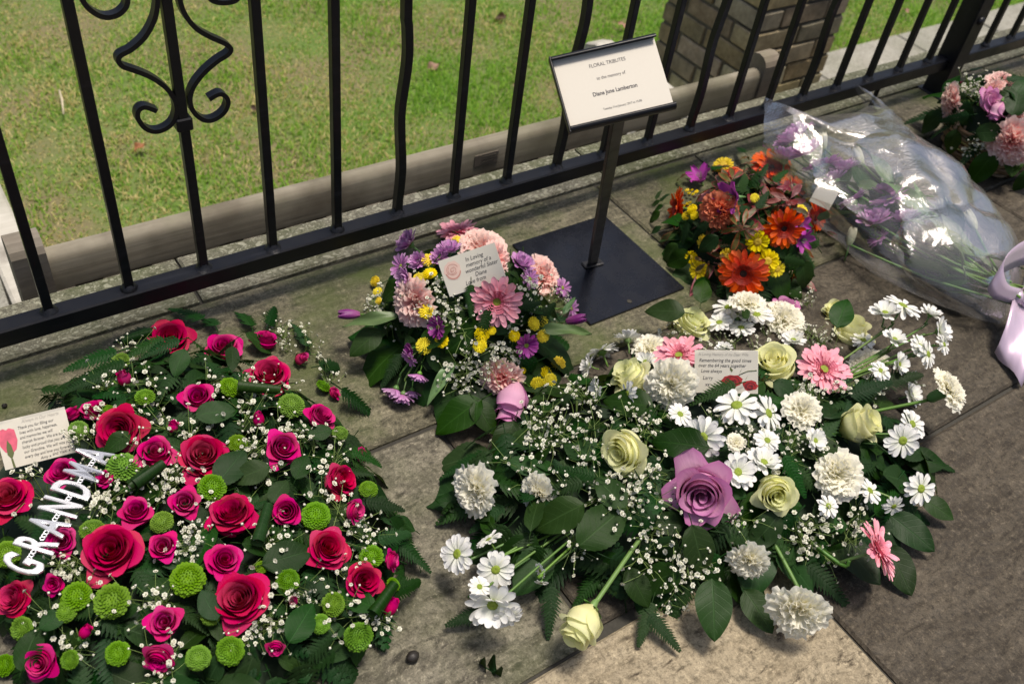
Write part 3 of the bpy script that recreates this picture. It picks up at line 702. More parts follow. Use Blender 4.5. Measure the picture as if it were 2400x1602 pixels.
fpart(MB().box((X0+2*SP-.0115, FY-.0095, .352), (X0+2*SP+.0115, FY+.0095, .372), bev=.002), 'collar')

# ================================================================ BENCH on the lower path, its back to the railing
def wood_mat(name, c1, c2, rot):
    g = NT(name); ob = g.coord('Object'); st = g.noise(g.mapping(ob, (3, 80, 80), rot), 1, 6, .6); bl = g.noise(ob, 9, 5)
    c = g.mix(st, c1, c2); c = g.mix(g.math('MULTIPLY', g.ramp(bl, [(.42, 0.), (.66, 1.)]), .55), c, (.055, .04, .025))
    c = g.mix(g.math('MULTIPLY', g.ramp(g.noise(ob, 6, 3), [(.5, 0.), (.7, 1.)]), .35), c, (.13, .14, .07)); c = g.jitter(c, .01, .1, .12)
    g.set(Base_Color=c, Roughness=.8); g.bump(st, .4, .002); return g.mat
M_['wood_x'] = wood_mat('weathered_wood', (.14, .115, .08), (.34, .31, .25), (0, 0, 0))
M_['wood_y'] = wood_mat('weathered_wood_lit_arm', (.40, .38, .32), (.66, .64, .58), (0, 0, rad(90)))  # bleached wood, with bright top light also put into its paler colour
M_['wood_z'] = wood_mat('weathered_wood_post', (.16, .13, .095), (.30, .265, .21), (0, rad(90), 0))
BY = 1.42
bench = thing('bench', 'weathered wooden garden bench facing the lawn, its slatted back against the terrace wall', 'bench', (1.0, BY+.3, -.87))
BM = Matrix.Translation((-1.0, -BY-.3, .87)); M_['plate_ink'] = plain('plate_ink', (.09, .08, .06), .8); M_['plate_dim'] = plain('dull_plate', (.155, .13, .10), .8)
def bpart(mb, name, mat, parent=bench, smooth=False): return mb.xf(BM).build(name, M_[mat], parent, smooth)
prof = [(0, -.070), (0, -.012), (.004, -.003), (.011, .003), (.020, .005), (.030, .003), (.036, -.004), (.038, -.012), (.038, -.070)]
P = np.array([[(x, BY+y, z) for y, z in prof+[prof[0]]] for x in (.141, .5, 1.0, 1.5, 1.886)])
P[2, :, 2] += .0; rail = bpart(MB().grid(P), 'top_rail', 'wood_x', smooth=True); rail.data.set_sharp_from_angle(angle=rad(38))
pl = bpart(MB().box((1.010, BY-.0015, -.048), (1.072, BY+.0005, -.020), bev=.0004), 'maker_plate', 'plate_dim', rail)
for i, (a, b, z) in enumerate(((1.028, 1.066, -.0275), (1.028, 1.068, -.0335), (1.028, 1.060, -.0405))): bpart(MB().box((a, BY-.0022, z-.001), (b, BY-.0016, z+.001)), 'marking', 'plate_ink', pl)
for x0 in (.086, 1.887):
    x1 = x0+.055; pr = [(0, -.87), (0, .018), (.006, .030), (.018, .040), (.034, .043), (.050, .038), (.060, .024), (.062, 0), (.062, -.87)]
    P = np.array([[(x, BY-.006+y, z) for y, z in pr] for x in (x0, x1)]); m = MB().grid(P)
    m.add([tuple(P[0, i]) for i in range(9)], [tuple(range(9))]); m.add([tuple(P[1, i]) for i in range(9)], [tuple(range(9))[::-1]])
    bpart(m, 'back_post', 'wood_z')
    xc = (x0+x1)/2
    ar = [(-.014, .05), (.0, .30), (.0, .52), (.0, .60)]
    # arm: flat board that rounds down at its front end
    top = [(.055, -.235), (.30, -.228), (.54, -.226), (.64, -.222), (.685, -.240), (.700, -.275)]
    bot = [(.055, -.268), (.30, -.262), (.54, -.262), (.63, -.272), (.655, -.290), (.665, -.305)]
    P = np.array([[(x, BY+a[0], a[1]), (x, BY+b[0], b[1])] for a, b in zip(top, bot) for x in (0,)])
    L = []
    for a, b in zip(top, bot): L.append([(xc-.036, BY+a[0], a[1]-.004), (xc-.030, BY+a[0], a[1]), (xc+.030, BY+a[0], a[1]), (xc+.036, BY+a[0], a[1]-.004), (xc+.036, BY+b[0], b[1]), (xc-.036, BY+b[0], b[1]), (xc-.036, BY+a[0], a[1]-.004)])
    m = MB().grid(np.array(L)); m.add([p for p in L[-1][:6]], [(0, 1, 2, 3, 4, 5)]); bpart(m, 'armrest', 'wood_y')
    bpart(MB().box((xc-.027, BY+.50, -.87), (xc+.027, BY+.555, -.270), bev=.004), 'front_leg', 'wood_z')
    bpart(MB().box((xc-.02, BY+.058, -.52), (xc+.02, BY+.498, -.45), bev=.003), 'side_rail', 'wood_y')
for i in range(19):
    x = .199+.0886*i
    if x > 1.86: break
    bpart(MB().box((x-.024, BY+.010, -.44), (x+.024, BY+.026, -.0705), bev=.002), 'back_slat', 'wood_z')
bpart(MB().box((.142, BY+.002, -.50), (1.886, BY+.034, -.4405), bev=.003), 'lower_rail', 'wood_x')
for i in range(6): bpart(MB().box((.142, BY+.07+.075*i, -.449), (1.886, BY+.128+.075*i, -.425), bev=.003), 'seat_slat', 'wood_x')

# ================================================================ BRICK PILLAR
def brick_mat(name, c1, c2):
    g = NT(name); ob = g.coord('Object'); r = g.objrand(); n = g.noise(ob, 28, 6, .65); f = g.noise(ob, 260, 3, .7)
    c = g.mix(g.ramp(n, [(.35, 0.), (.65, 1.)]), c1, c2); c = g.mix(g.math('MULTIPLY', g.ramp(g.noise(ob, 9, 4), [(.5, 0.), (.7, 1.)]), .5), c, (.10, .095, .07)); c = g.jitter(c, .02, .2, .3)
    g.set(Base_Color=c, Roughness=.88); g.bump(g.math('ADD', n, g.math('MULTIPLY', f, .5)), .6, .004); return g.mat
M_['brick'] = brick_mat('buff_brick', (.26, .205, .115), (.44, .36, .215))
M_['brick_mortar'] = plain('brick_mortar', (.14, .13, .105), .95, nz=.4, nscale=80, bump=.5)
PX, PY_ = 2.43, 1.90; PL = .44
pil = thing('brick_pillar', 'square buff brick pillar standing on the lower path beyond the bench', 'pillar', (PX+.22, PY_+.22, -.88))
MB().box((-.212, -.212, 0), (.212, .212, 2.07)).build('mortar_core', M_['brick_mortar'], pil)
bv = []
for k in range(5):
    m = MB().box((-.1075, -.051, -.0325), (.1075, .051, .0325), bev=.004); m.v = [(x+rnd.gauss(0, .0012), y+rnd.gauss(0, .0012), z+rnd.gauss(0, .0012)) for x, y, z in m.v]; bv.append(m.mesh('brick', M_['brick'], False))
for c in range(28):
    z = .0375+.074*c
    for bx, by, ro in ((-.1125, -.169, 0), (.1125, -.169, 0), (-.1125, .169, 0), (.1125, .169, 0), (-.169, 0, 90), (.169, 0, 90)):
        if c % 2: bx, by, ro = -by, bx, ro+90
        o = link('brick', bv[rnd.randrange(5)], pil, Matrix.Translation((bx+rnd.gauss(0, .0012), by+rnd.gauss(0, .0012), z)) @ Matrix.Rotation(rad(ro+rnd.choice((0, 180))), 4, 'Z') @ Matrix.Diagonal((.995, .99, .99, 1)))

# ================================================================ NOTICE STAND
sign = thing('notice_stand', 'black steel stand on a square floor plate holding a tilted notice holder', 'sign stand', (1.0, .985, 0))
SM = Matrix.Translation((-1.0, -.985, 0))
g = NT('powder_black'); n = g.noise(g.coord('Object'), 500, 3, .7); d = g.noise(g.coord('Object'), 18, 6, .7)
g.set(Base_Color=g.mix(g.ramp(n, [(.62, 0.), (.75, 1.)]), (.007, .008, .012), (.035, .037, .042)), Roughness=g.ramp(d, [(.35, .20), (.7, .36)])); g.p.inputs['Specular IOR Level'].default_value = .5; g.bump(n, .05, .001)
M_['plate'] = g.mat
pm = MB().box((.893, .856, .001), (1.116, 1.104, .006), bev=.001); base = pm.xf(SM).build('base_plate', M_['plate'], sign, False)
hole = MB().lathe([(.0, .0), (.0045, .0), (.0048, .0006)], 14).xf(SM @ Matrix.Translation((.995, .872, .0061))).build('bolt_hole', M_['mortar'], base)
plq_n = Vector((-.383, -.470, .795)).normalized(); plq_x = Vector((.908, -.345, .238)); plq_x = (plq_x-plq_n*plq_x.dot(plq_n)).normalized(); plq_y = plq_n.cross(plq_x)
PC = CAM+ray(1437.5, 196)*1.262
PR = Matrix((plq_x, plq_y, plq_n)).transposed(); PMX = trs(PC, PR); HW_, HH = .0685, .0485
topp = PC-plq_n*.006-plq_y*.034
pole = MB().tube([(.998, .988, .0065), tuple(Vector((.998, .988, 0)).lerp(topp, .93)-Vector((0, 0, 0)))], .0001, 4); 
pb_, pt_ = Vector((.998, .988, .0063)), topp
ax = (pt_-pb_).normalized(); fr = frame(ax, 0, (1, 0, 0))
MB().box((-.0095, -.004, 0), (.0095, .004, (pt_-pb_).length-.004), bev=.001).xf(SM @ trs(pb_, fr)).build('pole', M_['iron'], sign, False)
wl = MB().box((-.021, -.009, .0), (.021, .009, .004), bev=.0015); wl.v = [(x+rnd.gauss(0, .0008), y+rnd.gauss(0, .0008), z) for x, y, z in wl.v]; wl.xf(SM @ trs((.998, .988, .0061), frame((0, 0, 1), rad(-6)))).build('weld', M_['weld'], sign, False)
hold = MB().box((-HW_-.002, -HH-.003, -.004), (HW_, HH+.003, -.0015), bev=.0005)
hold.xf(SM @ PMX).build('back_panel', M_['iron'], sign, False)
lip = lambda s: MB().grid(np.array([[(x, s*(HH+.003), -.004), (x, s*(HH+.0040), .002), (x, s*(HH+.0028), .0065), (x, s*(HH-.0005), .0088), (x, s*(HH-.0030), .0082), (x, s*(HH-.0028), .0072), (x, s*(HH+.001), .0065), (x, s*(HH+.0015), -.001)][::int(-s)] for x in (-HW_-.002, HW_+.001)]))
lip(1).xf(SM @ PMX).build('top_lip', M_['iron'], sign, True); lip(-1).xf(SM @ PMX).build('bottom_lip', M_['iron'], sign, True)
MB().box((-HW_-.0045, -HH-.004, -.004), (-HW_-.0015, HH+.004, .0065), bev=.0008).xf(SM @ PMX).build('side_lip', M_['iron'], sign, False)

def text(name, s, size, mat, parent, M, align='CENTER', shear=0., bold=0., sx=1., ext=0., bev=0.):
    cu = bpy.data.curves.new(name, 'FONT'); cu.body = s; cu.size = size; cu.align_x = align; cu.align_y = 'CENTER'; cu.shear = shear; cu.offset = bold; cu.resolution_u = 3; cu.space_line = 1.0
    cu.extrude = ext; cu.bevel_depth = bev; tmp = bpy.data.objects.new(name, cu); me = bpy.data.meshes.new_from_object(tmp); bpy.data.objects.remove(tmp)
    me.materials.clear(); me.materials.append(mat); return link(name, me, parent, M @ Matrix.Diagonal((sx, 1, 1, 1)))
card = thing('notice_card', 'printed cream notice card reading FLORAL TRIBUTES in the black holder', 'notice card', PC)
card.rotation_euler = PR.to_euler()
cp = MB().box((-HW_-.001, -HH, -.0012), (HW_, HH, -.0006)).build('card_sheet', plain('notice_paper', (.60, .565, .49), .6, spec=.3, nz=.02, nscale=300), card, False)
for s, y, sz, b, xo in (('FLORAL TRIBUTES', .0295, .0072, 0, 0), ('to the memory of', .0115, .0063, 0, 0), ('Diane June Lamberton', -.0088, .0078, .00022, 0), ('Tuesday 31st January 2017 at 15:00', -.0305, .0043, 0, .004)):
    text('lettering', s, sz, M_['ink'], card, Matrix.Translation((xo, y, -.0004)), bold=b*.7, sx=.84)

# ================================================================ LITTER ON LAWN AND PAVEMENT
M_['dry_leaf'] = leaf_mat('dry_leaf', (.30, .19, .12), rough=.7, jit=(.02, .1, .1)); M_['dry_dark'] = leaf_mat('dry_leaf_dark', (.06, .025, .012), rough=.7); M_['dry_red'] = leaf_mat('dry_leaf_red', (.25, .06, .02), rough=.7)
M_['straw'] = plain('straw', (.55, .48, .33), .7)
for i, (x, y, L, mat, lab) in enumerate(((1031, 150, .075, 'dry_leaf', 'pale tan fallen leaf lying alone in the middle of the lawn'), (1186, 37, .06, 'dry_dark', 'curled dark brown fallen leaf at the far edge of the lawn'),
        (1203, 197, .05, 'dry_leaf', 'small tan fallen leaf half hidden by a railing bar'), (1219, 126, .045, 'dry_red', 'small russet fallen leaf beside a railing bar'), (315, 354, .05, 'dry_red', 'orange brown fallen leaf on the lawn below the iron scrolls'),
        (586, 250, .035, 'dry_dark', 'tiny dark brown fallen leaf between the scrolled bar and the next bar'), (2132, 35, .05, 'dry_leaf', 'pale fallen leaf on the grass by the railing post'), (1468, 66, .05, 'dry_leaf', 'tan fallen leaf beside the brick pillar'))):
    p = at_z(x, y, -.872); m = leaf_mesh('fallen_leaf', mat, L, L*.6, fold=.35, droop=.25, wave=.12*L, seed=i, curl=2.)
    tag(link('fallen_leaf', m, None, trs(p, frame((rnd.gauss(0, .25), -.3+rnd.gauss(0, .2), 1), rnd.uniform(0, 6)))), lab, 'fallen leaf', 'fallen leaves on the lawn')
a, b = at_z(139, 212, -.868), at_z(149, 268, -.872)
tag(MB().tube([a, (a+b)/2+Vector((.004, 0, .008)), b], [.0035, .0045, .0025], 6).build('straw_stalk', M_['straw']), 'pale dry stalk lying on the lawn left of the scrollwork', 'stalk')
p = at_z(1151, 1548, .003); tag(link('leaflet', leaf_mesh('leaflet', 'fern', .032, .012, serr=6, fold=.1, seed=3), None, trs(p+Vector((-.014, .006, 0)), frame((0, 0, 1), rad(-62)))), 'single green fern leaflet dropped on the grey slab', 'leaflet')
p = at_z(967, 1538, .004); m = MB().lathe([(.0, -.003), (.006, -.002), (.0075, .002), (.005, .006), (0, .0075)], 10); m.v = [(x*1.2+rnd.gauss(0, .0007), y+rnd.gauss(0, .0007), z) for x, y, z in m.v]
tag(m.xf(Matrix.Translation(p)).build('pebble', plain('dark_pebble', (.02, .017, .014), .5)), 'small dark pebble on the grey slab below the rose tribute', 'pebble')
p = at_z(11, 951, .003); m = MB().lathe([(.0, -.003), (.0035, -.001), (.004, .002), (0, .005)], 8)
tag(m.xf(Matrix.Translation(p)).build('pebble', bpy.data.materials['dark_pebble']), 'tiny black pellet on the mossy slab above the handwritten rose card', 'pebble')

# ================================================================ FLORAL TRIBUTES
K = PW/2349.                                # flower positions were read off a 2349 px wide view of the photograph
NESTED = {}
def lib():
    L = {}
    L['rose'] = [make_rose('rose', 'rose_red', n, c, op, sd, pointed=pt, zs=zs) for n, c, op, sd, pt, zs in ((25, 10, .66, 1, .05, 1.1), (23, 9, .56, 2, .07, 1.2), (24, 9, .62, 12, .04, 1.15), (22, 8, .74, 13, .08, 1.05), (26, 10, .54, 14, .06, 1.25))]
    L['spray_rose'] = [make_rose('spray_rose', 'rose_magenta', n, c, op, sd, pointed=pt) for n, c, op, sd, pt in ((16, 6, .66, 3, .05), (15, 5, .54, 4, .07), (17, 6, .78, 5, .04), (14, 5, .58, 15, .08), (13, 4, .52, 16, .05))]
    L['rosebud'] = [make_bud('rosebud', 'rose_magenta', 1), make_bud('rosebud', 'rose_magenta', 2, open_=.4)]
    L['cream_rose'] = [make_rose('cream_rose', 'rose_cream', 15, 6, .5, 6, zs=1.3), make_rose('cream_rose', 'rose_cream', 16, 6, .7, 7, zs=1.2), make_rose('cream_rose', 'rose_cream', 14, 5, .42, 8, zs=1.45)]
    L['lilac_rose'] = [make_rose('lilac_rose', 'rose_lilac', 18, 6, .72, 9, pointed=.16, zs=1.25)]
    L['lilac_bud'] = [make_rose('lilac_rose', 'rose_lilac', 12, 4, .30, 10, pointed=.12, zs=1.7)]
    L['white_carnation'] = [make_carnation('white_carnation', 'carn_white', 1), make_carnation('white_carnation', 'carn_white', 2, spread=.92), make_carnation('white_carnation', 'carn_white', 3, spread=.85)]
    L['pink_carnation'] = [make_carnation('pink_carnation', 'carn_pink', 4), make_carnation('pink_carnation', 'carn_pink', 5)]
    L['coral_carnation'] = [make_carnation('coral_carnation', 'carn_coral', 6)]
    L['pink_gerbera'] = [make_ray('pink_gerbera', 'ger_pink', [(24, 1, .115, .08, 0, -.05), (20, .84, .105, .24, .04, -.02), (15, .58, .06, .5, .07, 0)], 'disc_green', 1, floret='floret_pink', discr=.21, disch=.05, stemlen=1.2)]
    L['orange_gerbera'] = [make_ray('orange_gerbera', 'ger_orange', [(24, 1, .115, .12, 0, -.05), (20, .84, .10, .3, .04, 0)], 'disc_dark', 2, floret='floret_orange', discr=.20, disch=.04, stemlen=1.2)]
    L['daisy'] = [make_ray('daisy', 'daisy_white', [(14, 1, .17, .05, 0, -.1), (11, .88, .16, .28, .04, -.05)], 'disc_green', 3, discr=.25, disch=.12), make_ray('daisy', 'daisy_white', [(13, 1, .18, .3, 0, .05), (11, .85, .17, .6, .04, .05)], 'disc_green', 4, discr=.22, disch=.12), make_ray('daisy', 'daisy_white', [(15, 1, .16, -.12, 0, -.12), (10, .92, .16, .12, .03, -.1)], 'disc_green', 5, discr=.26, disch=.12)]
    L['lilac_daisy'] = [make_ray('lilac_daisy', 'mum_lilac', [(15, 1, .15, .35, 0, .1), (14, .9, .14, .7, .04, .1), (9, .7, .12, 1.0, .06, .1)], 'disc_green', 6, discr=.2), make_ray('lilac_daisy', 'mum_lilac', [(14, 1, .15, .1, 0, -.05), (12, .9, .14, .4, .04, .05)], 'disc_green', 7, discr=.2)]
    L['purple_daisy'] = [make_ray('purple_daisy', 'mum_purple', [(15, 1, .15, .25, 0, .05), (13, .9, .14, .6, .04, .1)], 'disc_green', 8, discr=.2)]
    L['green_chrysanthemum'] = [make_button('green_chrysanthemum', 'mum_green', k, n=n, h=h, w=w, spike=sp) for k, n, h, w, sp in ((1, 300, .74, .085, .15), (2, 260, .58, .09, .2), (3, 320, .66, .075, .18), (4, 220, .5, .10, .24))]
    L['yellow_chrysanthemum'] = [make_button('yellow_chrysanthemum', 'mum_yellow', 3, n=110, h=.55, spike=.30, w=.10, full=True)]
    L['yellow_daisy'] = [make_ray('yellow_daisy', 'mum_yellow', [(16, 1, .17, .08, 0, -.05), (12, .85, .15, .35, .04, 0)], 'disc_yellow', 9, split=False, discr=.36, disch=.14)]
    L['tulip'] = [make_tulip('tulip', 'tulip_purple', 1)]; L['white_tulip'] = [make_tulip('white_tulip', 'tulip_white', 2, .1)]
    L['alstroemeria'] = [make_alstro('alstroemeria', 'alstro', 1)]
    return L
LIB = lib()
RS = {'green_chrysanthemum': .92, 'yellow_chrysanthemum': .78, 'rosebud': .95, 'cream_rose': 1.12, 'white_carnation': 1.22, 'pink_carnation': 1.14, 'coral_carnation': 1.2, 'daisy': 1.14, 'rose': .90, 'spray_rose': .95, 'lilac_rose': .86, 'lilac_daisy': 1.15, 'pink_gerbera': 1.04, 'orange_gerbera': 1.24, 'yellow_daisy': 1.18, 'alstroemeria': 1.25}
LEAF = dict(salal=[leaf_mesh('salal_leaf', 'salal', 1, .62, seed=k, droop=.15+.12*k, wave=.03, belly=.42, fold=.10) for k in range(3)],
            rose=[leaf_mesh('rose_leaf', 'rose_leaf', 1, .66, serr=13, seed=k, droop=.1+.1*k, fold=.08, nv=27, nu=9) for k in range(3)],
            fern=[fern_mesh('fern_frond', k, 15, 1, .56, .15+.18*k) for k in range(3)], sprig=[fern_mesh('fern_sprig', 9+k, 9, 1, .75, .2) for k in range(2)],
            small=[leaf_mesh('small_leaf', 'rose_leaf', 1, .45, seed=k, droop=.2, fold=.15, nu=5, nv=8) for k in range(2)],
            tulip=[leaf_mesh('tulip_leaf', 'tulip_leaf', 1, .24, fold=.5, droop=.3, wave=.05, belly=.35)],
            red=[leaf_mesh('red_leaf', 'red_leaf', 1, .26, fold=.2, droop=.2+.2*k, nu=5, nv=9, belly=.55) for k in range(2)], dred=[leaf_mesh('red_leaf', 'red_leaf2', 1, .28, fold=.2, droop=.25, nu=5, nv=9, belly=.55)],
            gyp=[gyp_mesh('gypsophila_sprig', k, n=22) for k in range(5)])
LNAME = dict(salal='salal_leaf', rose='rose_leaf', fern='fern_frond', sprig='fern_sprig', small='small_leaf', tulip='tulip_leaf', red='red_leaf', dred='red_leaf', gyp='gypsophila_sprig')

class Arr:
    """one arrangement: an Empty on the floor, a foam core and a domed surface on which heads and leaves sit"""
    def __init__(s, name, label, cat, c, a, b, H, rot=0., p=2.4, z0=0.):
        s.c, s.a, s.b, s.H, s.rot, s.p, s.z0 = Vector((c[0], c[1], 0)), a, b, H, rot, p, z0
        s.o = thing(name, label, cat, (c[0], c[1], 0)); s.inv = Matrix.Translation(-s.c); s.R = random.Random(name)
    keep = None
    def ok(s, p, dl):
        return s.keep is None or all(s.keep(q.x, q.y) for q in (p, p+dl*.5, p+dl))
    def loc(s, x, y):
        dx, dy = x-s.c.x, y-s.c.y; cr, sr = math.cos(s.rot), math.sin(s.rot)
        return (dx*cr+dy*sr)/s.a, (-dx*sr+dy*cr)/s.b
    def h(s, x, y):
        u, v = s.loc(x, y); q = (abs(u)**s.p+abs(v)**s.p)
        return s.z0+s.H*max(0, 1-q)**(1/s.p) if q < 1 else -.001
    def nrm(s, x, y):
        e = .012; u, v = s.loc(x, y); q = abs(u)**s.p+abs(v)**s.p
        if q > .93: 
            k = (.93/q)**(1/s.p); x = s.c.x+(x-s.c.x)*k; y = s.c.y+(y-s.c.y)*k
        gx = (s.h(x+e, y)-s.h(x-e, y))/(2*e); gy = (s.h(x, y+e)-s.h(x, y-e))/(2*e)
        return Vector((-gx, -gy, 1)).normalized()
    def hit(s, px, py, z=None):
        d = ray(px*K, py*K)
        if z is not None: return CAM+d*((z-CZ)/d.z)
        t = .3
        while t < 4:
            p = CAM+d*t
            if p.z < max(s.h(p.x, p.y), .012): return p
            t += .004
        return p
    def face(s, p, n, spec):
        if spec is None: return n
        ang, tilt = rad(spec[0]), rad(spec[1]); v = (CAM-p).normalized()
        r = (RT-v*RT.dot(v)).normalized(); u = v.cross(r)*1.0; u = u if u.dot(UP) > 0 else -u
        return v*math.cos(tilt)+(r*math.cos(ang)+u*math.sin(ang))*math.sin(tilt)
    def put(s, kind, px, py, d, face=None, z=None, roll=None, var=None, lift=.6, stem=False, squash=1.):
        L = LIB[kind]; sp = L[s.R.randrange(len(L)) if var is None else var]; p = s.hit(px, py, z)
        r = d*K/2*depth(p)/FPX*RS.get(kind, 1.)
        n = s.nrm(p.x, p.y) if z is None else Vector((0, 0, 1)); v = (CAM-p).normalized()
        f = s.face(p, (n*.75+v*.45+Vector((s.R.gauss(0, .2), s.R.gauss(0, .2), 0))).normalized(), face)
        pos = p-ray(px*K, py*K)*(r*lift)
        if pos.z-r*math.sqrt(max(0, 1-f.z**2)) < .002: pos = pos+Vector((0, 0, .002+r*math.sqrt(max(0, 1-f.z**2))*.8-pos.z)) if pos.z < r*.8 else pos
        M = s.inv @ trs(pos, frame(f, s.R.uniform(0, 6.28) if roll is None else rad(roll)), (r, r, r*squash))
        o = link(sp.name, sp.core, s.o, M)
        for nme, me, m in sp.subs: link(nme, me, o, m)
        if stem:
            a = pos-f*r*1.35; b = Vector((s.c.x, s.c.y, s.H*.35+.01)); e = a.lerp(b, .75); e.z = max(.03, e.z); m_ = (a+e)/2-f*.01+Vector((0, 0, .008))
            MB().tube(catmull([pos-f*r*1.0, a, m_, e], 4), .0028 if stem is True else stem, 6).xf(s.inv).build('stem', M_['green_stem'], s.o)
        return o
    def leaf(s, kind, p, d, n, size, droop=0.):
        me = LEAF[kind][s.R.randrange(len(LEAF[kind]))]; z = Vector(n).normalized()
        return link(LNAME[kind], me, s.o, s.inv @ trs(p, frame(z, 0, d), size))
    def leaf_at(s, kind, px, py, ang, size, z=None, tilt=None, lift=.004):
        """leaf whose middle is seen at a pixel, its tip pointing in image direction ang; size in view pixels"""
        p = s.hit(px, py, z); L = size*K*depth(p)/FPX; v = (CAM-p).normalized(); r = (RT-v*RT.dot(v)).normalized(); u = v.cross(r)
        u = u if u.dot(UP) > 0 else -u; n = s.nrm(p.x, p.y) if z is None else Vector((0, 0, 1)); n = (n*.6+v*.6).normalized() if tilt is None else s.face(p, n, tilt)
        d = r*math.cos(rad(ang))+u*math.sin(rad(ang)); d = (d-n*d.dot(n)).normalized()
        return s.leaf(kind, p+n*lift-d*L*.5, d, n, L)
    def gyp(s, pts, size=.075):
        for px, py in pts:
            p = s.hit(px+s.R.gauss(0, 5), py+s.R.gauss(0, 5)); n = s.nrm(p.x, p.y); v = (CAM-p).normalized(); k = size*.78*s.R.uniform(.8, 1.2)
            d = (n*.8+v*.3+Vector((s.R.gauss(0, .25), s.R.gauss(0, .25), .1))).normalized()
            link('gypsophila_sprig', LEAF['gyp'][s.R.randrange(5)], s.o, s.inv @ trs(p-d*k*.72, frame(d, s.R.uniform(0, 6)), k))
    def fill(s, n, kinds, size=(.05, .09), sink=.012, out=.5, edge=(0, 1)):
        for k in range(n):
            while True:
                x, y = s.R.uniform(-1, 1), s.R.uniform(-1, 1); q = abs(x)**s.p+abs(y)**s.p
                if edge[0] <= q < edge[1]: break
            cr, sr = math.cos(s.rot), math.sin(s.rot); X = s.c.x+x*s.a*cr-y*s.b*sr; Y = s.c.y+x*s.a*sr+y*s.b*cr
            nn = s.nrm(X, Y); z = s.h(X, Y); o = Vector((X-s.c.x, Y-s.c.y, 0)); o = o.normalized() if o.length > 1e-4 else Vector((1, 0, 0))
            a = s.R.uniform(0, 6.28); d = (o*out+Vector((math.cos(a), math.sin(a), 0))*(1-out*.6)); n2 = (nn+Vector((s.R.gauss(0, .3), s.R.gauss(0, .3), .15))).normalized(); d = (d-n2*d.dot(n2)).normalized()
            kd = s.R.choice(kinds); L = s.R.uniform(*size)*(1.25 if kd in ('fern',) else 1); p = Vector((X, Y, z))-nn*s.R.uniform(sink*.3, sink*1.8)-d*L*.5
            p.z = max(p.z, .012)
            if s.ok(p, d*L): s.leaf(kd, p, d, n2, L)
    def skirt(s, n, kinds, size=(.07, .11), zr=(.01, .05), rr=(.80, .98), arc=None):
        """leaves that reach outward over the rim and rest on the floor"""
        for k in range(n):
            t = 2*math.pi*(k+s.R.uniform(-.3, .3))/n
            if arc and not any(lo <= math.degrees(t) % 360 <= hi for lo, hi in arc): continue
            c, sn = math.cos(t), math.sin(t); rho = (abs(c)**s.p+abs(sn)**s.p)**(-1/s.p)*s.R.uniform(*rr); cr, sr = math.cos(s.rot), math.sin(s.rot)
            x, y = rho*c*s.a, rho*sn*s.b; o = Vector((x*cr-y*sr, x*sr+y*cr, 0)); z = s.R.uniform(*zr)
            d = (o.normalized()+Vector((s.R.gauss(0, .3), s.R.gauss(0, .3), 0))).normalized(); L = s.R.uniform(*size); sl = min(.5, max(.05, (z-.008)/L))
            d = (d-Vector((0, 0, sl*.8))).normalized(); nn = (Vector((0, 0, 1))+o.normalized()*sl+Vector((s.R.gauss(0, .15), s.R.gauss(0, .15), 0))).normalized()
            b = Vector((s.c.x+o.x, s.c.y+o.y, z))-d*L*.25
            if s.ok(b, d*L): s.leaf(s.R.choice(kinds), b, d, nn, L)
    def core(s, k=.86, drop=.02):
        n = 22; m = 9; P = []
        for i in range(m):
            t = i/(m-1)*math.pi/2; row = []
            for j in range(n+1):
                a = 2*math.pi*j/n; c, sn = math.cos(a), math.sin(a); rho = (abs(c)**s.p+abs(sn)**s.p)**(-1/s.p)*math.cos(t)*k
                x, y = rho*c*s.a, rho*sn*s.b; cr, sr = math.cos(s.rot), math.sin(s.rot)
                row.append((x*cr-y*sr, x*sr+y*cr, max(.002, s.z0+(s.H-drop)*math.sin(t)*.95)))
            P.append(row)
        MB().grid(np.array(P)).build('floral_foam', M_['foam'], s.o)
def card3d(name, label, tl, tr_, bl, dist, paper='paper', cat='card', tilt=0.):
    """a small message card at a distance along its ray; returns its Empty, matrix and half sizes"""
    q = [Vector((a, b)) for a, b in (tl, tr_, bl)]; cpx = (q[1]+q[2])/2; v = -ray(*cpx); C_ = CAM-v*dist
    def onpl(p): d = ray(*p); return CAM+d*((C_-CAM).dot(v)/d.dot(v))
    A, B, D = (onpl(p) for p in q); x = (B-A); W_ = x.length; x.normalize(); y = (A-D); y = y-x*y.dot(x); H_ = y.length; y.normalize(); z = x.cross(y)
    Mx = trs(C_, Matrix((x, y, z)).transposed()); o = thing(name, label, cat, C_); o.rotation_euler = Mx.to_euler()
    MB().box((-W_/2, -H_/2, -.0006), (W_/2, H_/2, 0), bev=.0002).build('card_sheet', M_[paper], o, False)
    return o, W_/2, H_/2

# ---------------------------------------------------------------- A: the rose tribute at the left
A = Arr('rose_tribute', 'cushion shaped tribute of red roses, green button chrysanthemums and gypsophila with silver letters', 'floral tribute', (.155, .79), .264, .322, .115, rad(12), 2.5)
A.keep = lambda x, y: x > .045 or y < .84      # the written card lies in this corner
A.core(.86, .045)
A.fill(430, ['rose', 'sprig', 'sprig', 'sprig', 'small', 'fern', 'small'], (.030, .065), .020); A.fill(150, ['fern', 'sprig', 'small'], (.04, .07), .010)
A.skirt(44, ['fern', 'fern', 'sprig', 'rose'], (.06, .095), (.012, .05), (.80, .93))
for x, y, d, f in ((392, 770, 108, (80, 22)), (615, 852, 112, (100, 35)), (268, 985, 125, None), (466, 1038, 128, (90, 25)), (527, 1168, 120, None), (250, 1257, 150, None), (545, 1368, 148, None), (757, 1252, 112, None),
                   (840, 1330, 96, None), (793, 1098, 92, (20, 45)), (12, 1132, 120, None), (22, 1370, 90, None)): A.put('rose', x, y, d, f)
